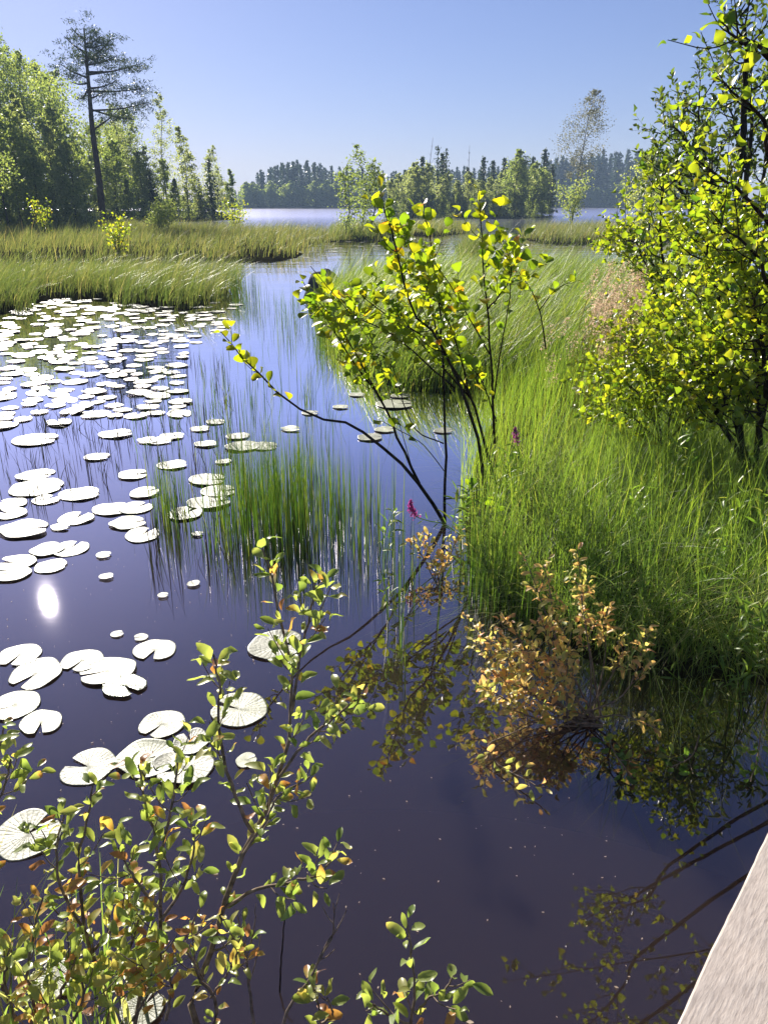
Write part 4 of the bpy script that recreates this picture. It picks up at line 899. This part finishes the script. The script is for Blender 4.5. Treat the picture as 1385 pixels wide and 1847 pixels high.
# orange-leaved shrub in the water below the bank
OR = Shrub('bog_shrub', gr(1062, 1305), 'low shrub with orange and yellow leaves standing in the water below the bank', 'shrub', 'willow', M['orange'], M['twig'], 361)
rr = np.random.default_rng(362)
for k, (x, y, Y, n) in enumerate([(835, 1112, 2.95, 5), (860, 1160, 2.8, 6), (905, 1110, 2.95, 8), (945, 1000, 3.05, 5), (985, 1010, 3.05, 6), (1040, 992, 3.0, 6), (1045, 1060, 2.9, 7), (1085, 1090, 2.9, 6), (1165, 1132, 2.8, 5), (1130, 1160, 2.75, 4),
                              (870, 1200, 2.7, 8), (865, 1235, 2.6, 6), (905, 1275, 2.55, 7), (950, 1180, 2.7, 9), (1000, 1190, 2.65, 7), (970, 1100, 2.85, 9), (1030, 1140, 2.75, 7), (930, 1230, 2.6, 7), (1020, 1250, 2.6, 4), (1190, 1315, 2.5, 3), (890, 1140, 2.8, 8)]):
    p1 = at(x, y, Y); p0 = gr(1062 + rr.uniform(-25, 25), 1300 + rr.uniform(-10, 12)); md = p0 * .5 + p1 * .5 + rr.normal(0, .03, 3) - (0, 0, .04)
    md[2] = max(md[2], .02); OR.branch([p0, md, p1], .005, .020, .042, T_(.42, .22, 0, 400 + k), .68, n - 1, .10, (.55, .98), tspace=.02, sub=1, curl=(.2, 1.0), n=10, rtip=.0014)

# willows standing in the water under the boardwalk, bottom left
def willow(label, rootpt, stems, seed, size=.050, tint=(.42, .2, .22), name='willow_shrub', group='willow sprigs beside the boardwalk', tw=4, tl=.10, spc=.022):
    sh = Shrub(name, rootpt, label, 'shrub', 'willow', M['willow'], M['twig'], seed, 'branch', group)
    for k, (st, r, t0) in enumerate(stems):
        pts = tr(st) if len(st[0]) == 3 and st[0][2] < 50 and abs(st[0][0]) > 5 else st
        sh.branch([np.asarray(rootpt)] + pts if k == 0 else pts, r, spc, size, T_(tint[0], tint[1], tint[2], seed + k), t0, tw, tl, (max(.25, t0 * .8), .97), curl=(.1, .9), n=16, tspace=.017, face=(0, -.5, .2))
    return sh
willow('tallest willow sprig, its green tip reaching the rushes', (-.42, 1.30, 0), [
    ([(345, 1820, 1.34), (372, 1734, 1.38), (429, 1567, 1.48), (495, 1425, 1.56), (525, 1310, 1.62), (525, 1200, 1.66), (500, 1090, 1.7), (472, 985, 1.74)], .009, .30),
    ([(525, 1290, 1.62), (540, 1190, 1.64), (560, 1110, 1.66), (568, 1050, 1.68)], .004, .25),
    ([(505, 1400, 1.56), (560, 1330, 1.58), (610, 1290, 1.6), (640, 1262, 1.6)], .004, .25),
    ([(455, 1500, 1.5), (420, 1420, 1.5), (396, 1325, 1.52), (396, 1240, 1.54), (385, 1180, 1.56)], .005, .25),
    ([(440, 1540, 1.48), (480, 1480, 1.5), (500, 1440, 1.52), (560, 1400, 1.55)], .004, .2),
    ([(400, 1640, 1.44), (460, 1605, 1.45), (530, 1590, 1.46), (570, 1580, 1.46), (605, 1545, 1.46)], .005, .3),
], 501, tint=(.22, .15, .06), tw=5)
willow('spindly willow rising in front of the ragged pad raft', (-.62, 1.28, 0), [
    ([(250, 1800, 1.32), (290, 1680, 1.38), (283, 1530, 1.44), (262, 1450, 1.48), (250, 1380, 1.5)], .006, .25),
    ([(285, 1560, 1.43), (305, 1480, 1.45), (318, 1400, 1.47), (322, 1350, 1.5)], .004, .2),
    ([(290, 1660, 1.38), (330, 1600, 1.4), (350, 1530, 1.42), (345, 1480, 1.44)], .004, .2),
    ([(290, 1640, 1.39), (240, 1580, 1.4), (215, 1530, 1.41)], .004, .2),
], 511, tint=(.24, .18, .08))
willow('brown-tinged willow left of the spindly willow', (-.75, 1.28, 0), [
    ([(195, 1829, 1.32), (157, 1686, 1.38), (143, 1560, 1.44), (158, 1480, 1.47), (168, 1415, 1.5)], .006, .25),
    ([(160, 1690, 1.38), (110, 1600, 1.4), (105, 1520, 1.44), (120, 1460, 1.46)], .004, .25),
    ([(165, 1720, 1.37), (215, 1660, 1.4), (225, 1600, 1.42)], .004, .2),
    ([(180, 1780, 1.34), (230, 1720, 1.35), (250, 1660, 1.36)], .004, .2),
], 521, tint=(.28, .2, .10))
willow('low leafy willow in the bottom left corner', (-.9, 1.22, 0), [
    ([(60, 1830, 1.26), (50, 1760, 1.28), (60, 1690, 1.31), (78, 1620, 1.34)], .005, .15),
    ([(30, 1840, 1.25), (10, 1770, 1.27), (20, 1700, 1.29)], .004, .1),
    ([(80, 1840, 1.26), (120, 1770, 1.27), (140, 1720, 1.28)], .004, .1),
    ([(130, 1846, 1.26), (150, 1800, 1.26), (145, 1760, 1.27)], .004, .1),
], 531, tint=(.32, .2, .12))
willow('willow with dry curled leaves under the tallest sprig', (-.5, 1.24, 0), [
    ([(390, 1830, 1.28), (360, 1760, 1.3), (335, 1700, 1.33), (360, 1640, 1.36)], .005, .25),
    ([(380, 1800, 1.29), (420, 1740, 1.3), (435, 1690, 1.31)], .003, .3),
    ([(300, 1840, 1.28), (310, 1780, 1.3), (290, 1720, 1.31)], .004, .2),
    ([(240, 1840, 1.27), (270, 1780, 1.28), (265, 1730, 1.3)], .004, .2),
], 541, tint=(.5, .2, .15), size=.04)
willow('short willow tip at the left edge over the lily pads', (-1.05, 1.5, 0), [
    ([(-20, 1640, 1.5), (-30, 1500, 1.5), (-10, 1400, 1.55), (8, 1310, 1.58)], .005, .3),
    ([(-25, 1480, 1.5), (5, 1430, 1.52), (20, 1370, 1.53)], .004, .2),
], 551, tint=(.3, .15, .05))
willow('single upright willow sprig alone at the bottom', (.08, 1.24, 0), [
    ([(742, 1846, 1.27), (748, 1790, 1.29), (742, 1720, 1.31), (732, 1660, 1.33)], .004, .15),
    ([(748, 1830, 1.27), (775, 1800, 1.28), (800, 1790, 1.28), (818, 1760, 1.29)], .003, .3),
    ([(740, 1850, 1.26), (700, 1830, 1.27), (672, 1812, 1.27)], .003, .3),
], 561, tint=(.2, .15, .1), tw=2, tl=.07, spc=.028)
willow('short bitten willow tip beside the bare twig at the bottom', (-.14, 1.22, 0), [
    ([(578, 1846, 1.27), (575, 1815, 1.28), (562, 1775, 1.29)], .003, .1), ([(580, 1846, 1.27), (600, 1830, 1.27), (590, 1800, 1.27)], .003, .1),
], 571, tint=(.35, .2, .2), tw=1, tl=.06, spc=.026)
# bare twigs
BT = Shrub('bare_twig', (-.22, 1.22, 0), 'bare forked grey twig leaning right over dark water at the bottom', 'twig', 'willow', M['willow'], M['twig'], 581, 'branch')
BT.branch([np.array((-.22, 1.22, 0))] + tr([(510, 1846, 1.26), (560, 1762, 1.3), (590, 1700, 1.33), (625, 1642, 1.36)]), .005, 0, 0, .5, twigs=3, tl=.07, tt=(.55, .95), rtip=.0012)
BT.branch(tr([(575, 1735, 1.31), (598, 1690, 1.33), (603, 1650, 1.34), (612, 1612, 1.36)]), .0025, 0, 0, .5, twigs=2, tl=.05, rtip=.001)
BT2 = Shrub('bare_twig', (-.3, 1.22, 0), 'pale bare stem standing under the tallest willow sprig', 'twig', 'willow', M['willow'], M['twig'], 585, 'branch')
BT2.branch([np.array((-.3, 1.22, 0))] + tr([(458, 1846, 1.26), (448, 1760, 1.3), (438, 1690, 1.34), (425, 1640, 1.37)]), .0045, 0, 0, .5, twigs=2, tl=.09, tt=(.4, .8), rtip=.0014)
BT2.branch(tr([(445, 1725, 1.32), (458, 1680, 1.33), (462, 1630, 1.35)]), .0025, 0, 0, .5, rtip=.001)
BT3 = Shrub('bare_twig', gr(505, 1790), 'thin dark dead stalk hanging between willow leaves and dark water', 'twig', 'willow', M['willow'], M['bark'], 589, 'branch')
BT3.branch([gr(505, 1790)] + tr([(508, 1720, 1.5), (515, 1640, 1.55)]), .0025, 0, 0, .5, rtip=.0018)

# grass in the bottom left corner
rng = RNG(601); a = Acc(); q = np.column_stack([rng.uniform(-1.1, -.62, 90), rng.uniform(1.12, 1.5, 90), np.full(90, -.02)]); q = q[off_deck(q[:, :2]).shape[0] * 0 + np.where(((q[:, :2] - DECK_P) @ DECK_N) < -.05)[0]]
blades(a, rng, q, rng.uniform(.3, .62, len(q)), .009, rng.uniform(.1, .7, len(q)), rng.uniform(0, 6.28, len(q)), 5)
tag(a.build('corner_grass', M['bank_grass']), 'bright grass blades in the bottom left corner', 'grass', kind='stuff')

# herbs and loosestrife
def herb(px, py, Y, H, seed, label, n=1, size=.09, lean=(0, 0), mat='herb', name='leafy_herb', base=None):
    rng = RNG(seed); b = at(px, py, Y) if base is None else np.array(base); b[2] = .0 if base is None else base[2]
    o = empty(name, b, label, 'plant'); st = Acc(); lv = Leaves('lance')
    for k in range(n):
        e = np.array((lean[0] + rng.normal(0, .05), lean[1] + rng.normal(0, .05), H * rng.uniform(.75, 1.05))); f = np.array((rng.normal(0, .04), rng.normal(0, .04), -.02)) * (n > 1)
        P = smooth_path([f, f * .5 + e * (.35, .35, .55), e], 10); tube(st, P, .0032, .0016, 5)
        on_path(lv, rng, P, .25, 1, .028, size, T_(.6, .22, 0, seed + k), 1.1, .2, (.1, .9))
    st.build('stem', M['rush'], o); lv.acc().build('foliage', M[mat], o); return o
herb(700, 1000, 4.2, .34, 701, 'pale lance-leaved herb in the water left of the pink flower', 2, .08)
herb(835, 960, 4.5, .4, 702, 'lush green herb at the foot of the alder', 4, .12)
herb(905, 935, 4.9, .5, 703, 'dark green herb in shade right of the alder foot', 4, .10)
herb(1225, 905, 4.6, .62, 704, 'bright yellow-green herb catching the sun on the right bank', 3, .10)
herb(1310, 950, 4.0, .55, 705, 'tall herb with sunlit narrow leaves at the right edge', 3, .10)
herb(1240, 1120, 3.3, .45, 706, 'narrow-leaved herb over the dark grass beside the boardwalk', 2, .08)
herb(1330, 1230, 2.7, .4, 707, 'drooping herb by the boardwalk above dark water', 3, .06, (-.05, -.05))
herb(1280, 1260, 2.65, .25, 708, 'dull small herb at the water edge near the boardwalk', 2, .05)
herb(700, 1120, 3.5, .3, 709, 'slim herb rising from the water among the rushes', 1, .08)
herb(1180, 1190, 2.95, .34, 712, 'slim green herb leaning over the water right of the orange shrub', 3, .06, (-.06, -.12))
herb(1365, 1180, 2.9, .5, 713, 'leafy herb at the right edge just above the boardwalk', 4, .075, (-.1, -.1))
herb(1290, 1060, 3.6, .5, 714, 'weedy herb amid tangled grass near the right edge', 4, .085)
herb(1150, 980, 4.2, .5, 715, 'tall narrow-leaved herb in the middle of the green bank', 3, .09)
herb(1370, 1010, 3.8, .6, 716, 'broad clump of sunlit herb against the right edge', 5, .10)
yl = Shrub('bog_shrub', gr(790, 1040), 'small yellow and orange sprig under the pink flower', 'shrub', 'willow', M['orange'], M['twig'], 711)
for k, (x, y, Y) in enumerate([(745, 975, 4.1), (765, 970, 4.1), (800, 1000, 4.0), (790, 1025, 3.95), (825, 968, 4.2)]): yl.branch([gr(790, 1060), at(x * .5 + 395, (y + 1055) / 2, 4.0), at(x, y, Y)], .004, .03, .05, T_(.45, .22, 0, 720 + k), .5, 4, .12, (.5, .95), tspace=.025)
def loosestrife(pts, seed, label, nl=6):
    rng = RNG(seed); P = smooth_path(tr(pts), 22); b = P[0].copy(); P = P - b; o = empty('purple_loosestrife', b, label, 'flower')
    st = Acc(); tube(st, P, .004, .002, 5, .4); lv = Leaves('lance'); on_path(lv, rng, P[:14], .2, .95, .05, .06, T_(.4, .2, 0, seed), 1.1, .1)
    a = Acc(); i = rng.uniform(13, 21, 230); lo = i.astype(int).clip(0, 20); fr = (i - lo)[:, None]
    q = P[lo] * (1 - fr) + P[lo + 1] * fr + rng.normal(0, 1, (230, 3)) * (.011 * np.clip(1.25 - (i - 13) / 9, .25, 1))[:, None]
    flakes(a, rng, q, rng.uniform(.012, .022, 230), rng.uniform(0, 1, 230), .6)
    st.build('stem', M['rush'], o); lv.acc().build('foliage', M['herb'], o); a.build('flower_spike', M['petal'], o, smooth=False)
loosestrife([(830, 965, 4.45), (800, 945, 4.4), (775, 940, 4.35), (752, 932, 4.3), (742, 918, 4.3), (740, 902, 4.3)], 731, 'bent magenta loosestrife spike lying out over the water at the alder foot')
loosestrife([(955, 925, 4.6), (945, 870, 4.6), (938, 830, 4.6), (932, 800, 4.6), (930, 785, 4.6), (928, 772, 4.6)], 732, 'upright magenta loosestrife spike among the green horsetails')
# sprigs lying low over the dark water
for k, (pts, lab) in enumerate([([(960, 1310, 2.62), (905, 1330, 2.5), (880, 1345, 2.45), (895, 1375, 2.38), (960, 1420, 2.25), (980, 1440, 2.22)], 'trailing leafy sprig left of the dark reflection under the orange shrub'),
                                ([(1110, 1300, 2.6), (1100, 1340, 2.5), (1105, 1382, 2.4), (1140, 1410, 2.3)], 'small trailing sprig on the dark water below the orange shrub'),
                                ([(1260, 1330, 2.55), (1250, 1360, 2.42), (1232, 1385, 2.36), (1210, 1388, 2.36)], 'pale sprig alone on the dark water near the boardwalk'),
                                ([(1385, 1250, 2.6), (1370, 1330, 2.45), (1360, 1390, 2.35), (1350, 1425, 2.28)], 'sprig hanging by the boardwalk edge over dark water')]):
    P = [at(*p) for p in pts]; P = [np.array((p[0], p[1], max(p[2], .02 + .015 * (i % 3)))) for i, p in enumerate(P)]
    sh = Shrub('water_sprig', P[0], lab, 'plant', 'willow', M['orange'] if k == 0 else M['herb'], M['twig'], 741 + k)
    sh.branch(P, .003, .03, .045, T_(.3, .25, 0, 750 + k), .45, 4, .09, (.4, .95), tspace=.03)
# long arching grass at the right
rng = RNG(761); a = Acc(); q = scatter(rng, gp((1000, 1110), (1385, 1150), (1385, 1215), (1200, 1215), (1010, 1170)), 420); q = off_deck(q)
blades(a, rng, np.column_stack([q, np.full(len(q), .04)]), rng.uniform(.4, .85, len(q)), .0048, rng.uniform(.7, 1.7, len(q)), rng.normal(-1.5, 1.0, len(q)), 8)
tag(a.build('arching_grass', M['bank_grass']), 'long grass blades arching over the dark water by the boardwalk', 'grass', kind='stuff')

# ------------------------------------------------------------------ boardwalk
def box(acc, x0, x1, y0, y1, z0, z1, bev=.004):
    X = (x0, x0 + bev, x1 - bev, x1)
    ring = [(x0 + bev, z0), (x1 - bev, z0), (x1, z0 + bev), (x1, z1 - bev), (x1 - bev, z1), (x0 + bev, z1), (x0, z1 - bev), (x0, z0 + bev)]
    V = [(x, y0, z) for x, z in ring] + [(x, y1, z) for x, z in ring]
    Fq = [(k, (k + 1) % 8, 8 + (k + 1) % 8, 8 + k) for k in range(8)]
    acc.add(V, Fq); acc.add([V[k] for k in range(8)][::-1], np.arange(8)[None, :]); acc.add(V[8:], np.arange(8)[None, :])
bw = empty('boardwalk', (DECK_P[0], DECK_P[1], 0), 'weathered grey wooden boardwalk at the bottom right corner', 'boardwalk')
bw.rotation_euler = (0, 0, math.atan2(DECK_U[1], DECK_U[0]))
# local x along the walk, local -y away from the water
for k in range(5):
    a = Acc(); y1 = -k * .212; V0 = Acc(); box(V0, -(y1), -(y1 - .205), -4.0, 3.6, .40, .45)   # box built along y, turned to x below
    for V, Fq in zip(V0.V, V0.F): a.V.append(np.column_stack([V[:, 1], -V[:, 0], V[:, 2]])); a.T.append(np.full(len(V), .5)); a.F.append(Fq)
    V = np.concatenate(a.V); g = RNG(800 + k); xs = np.linspace(-4.0, 3.6, 261); top = []
    prof = np.array([(y1 - .205, .404), (y1 - .2035, .447), (y1 - .199, .45), (y1 - .10, .4505), (y1 - .006, .45), (y1 - .0015, .447), (y1, .404)])
    ed = np.cumsum(g.normal(0, .0004, (261, 2)), 0); ed -= ed.mean(0) + (xs[:, None] / 7.6) * (ed[-1] - ed[0]); ed += g.normal(0, .0005, (261, 2))
    nick = np.where(g.random((261, 1)) < .03, g.uniform(.001, .004, (261, 1)), 0)
    Pv = np.stack([np.column_stack([xs, np.full(261, y) + (ed[:, 0] if q < 3 else ed[:, 1] if q > 3 else 0) * (1 if q != 3 else 0) - (nick[:, 0] if q > 3 else 0), np.full(261, z) - (nick[:, 0] * .7 if q in (1, 2, 4, 5) else 0)]) for q, (y, z) in enumerate(prof)], 1)
    ii, jj = np.meshgrid(np.arange(260), np.arange(6), indexing='ij'); a = Acc()
    a.add(Pv.reshape(-1, 3), np.stack([ii * 7 + jj, (ii + 1) * 7 + jj, (ii + 1) * 7 + jj + 1, ii * 7 + jj + 1], -1).reshape(-1, 4))
    a.add(np.vstack([Pv[0], Pv[-1]]), [tuple(range(7))]); a.add(Pv[-1], [tuple(range(6, -1, -1))])
    lo = np.array([(xs[0], y1 - .205, .404), (xs[-1], y1 - .205, .404), (xs[-1], y1, .404), (xs[0], y1, .404)]); a.add(lo, [(0, 3, 2, 1)])
    p = a.build('plank', M['wood'], bw, smooth=False)
for y in (-.06, -.95):
    a = Acc(); V0 = Acc(); box(V0, -y, -y + .07, -3.9, 3.5, .24, .398)
    for V, Fq in zip(V0.V, V0.F): a.V.append(np.column_stack([V[:, 1], -V[:, 0], V[:, 2]])); a.T.append(np.full(len(V), .5)); a.F.append(Fq)
    a.build('beam', M['wood'], bw, smooth=False)
    for x in (-3, -1, 1, 3):
        a = Acc(); tube(a, [(x, y - .035, -.4), (x, y - .035, .1), (x, y - .035, .238)], .05, .05, 10); a.build('post', M['wood'], bw)

# ------------------------------------------------------------------ haze
m, nt, out = new_mat("haze"); v = nt.nodes.new('ShaderNodeVolumePrincipled'); v.inputs['Density'].default_value = 0.0007; v.inputs['Color'].default_value = (.52, .72, 1.0, 1); v.inputs['Anisotropy'].default_value = 0.0
nt.links.new(v.outputs[0], out.inputs['Volume'])
a = Acc(); x, y0, y1, z0, z1 = 950, -80, 950, -1.4, 26
a.add([(-x, y0, z0), (x, y0, z0), (x, y1, z0), (-x, y1, z0), (-x, y0, z1), (x, y0, z1), (x, y1, z1), (-x, y1, z1)], [(0, 3, 2, 1), (4, 5, 6, 7), (0, 1, 5, 4), (1, 2, 6, 5), (2, 3, 7, 6), (3, 0, 4, 7)])
tag(a.build('haze', m, smooth=False), 'thin blue summer haze over the lake', 'haze', kind='stuff')
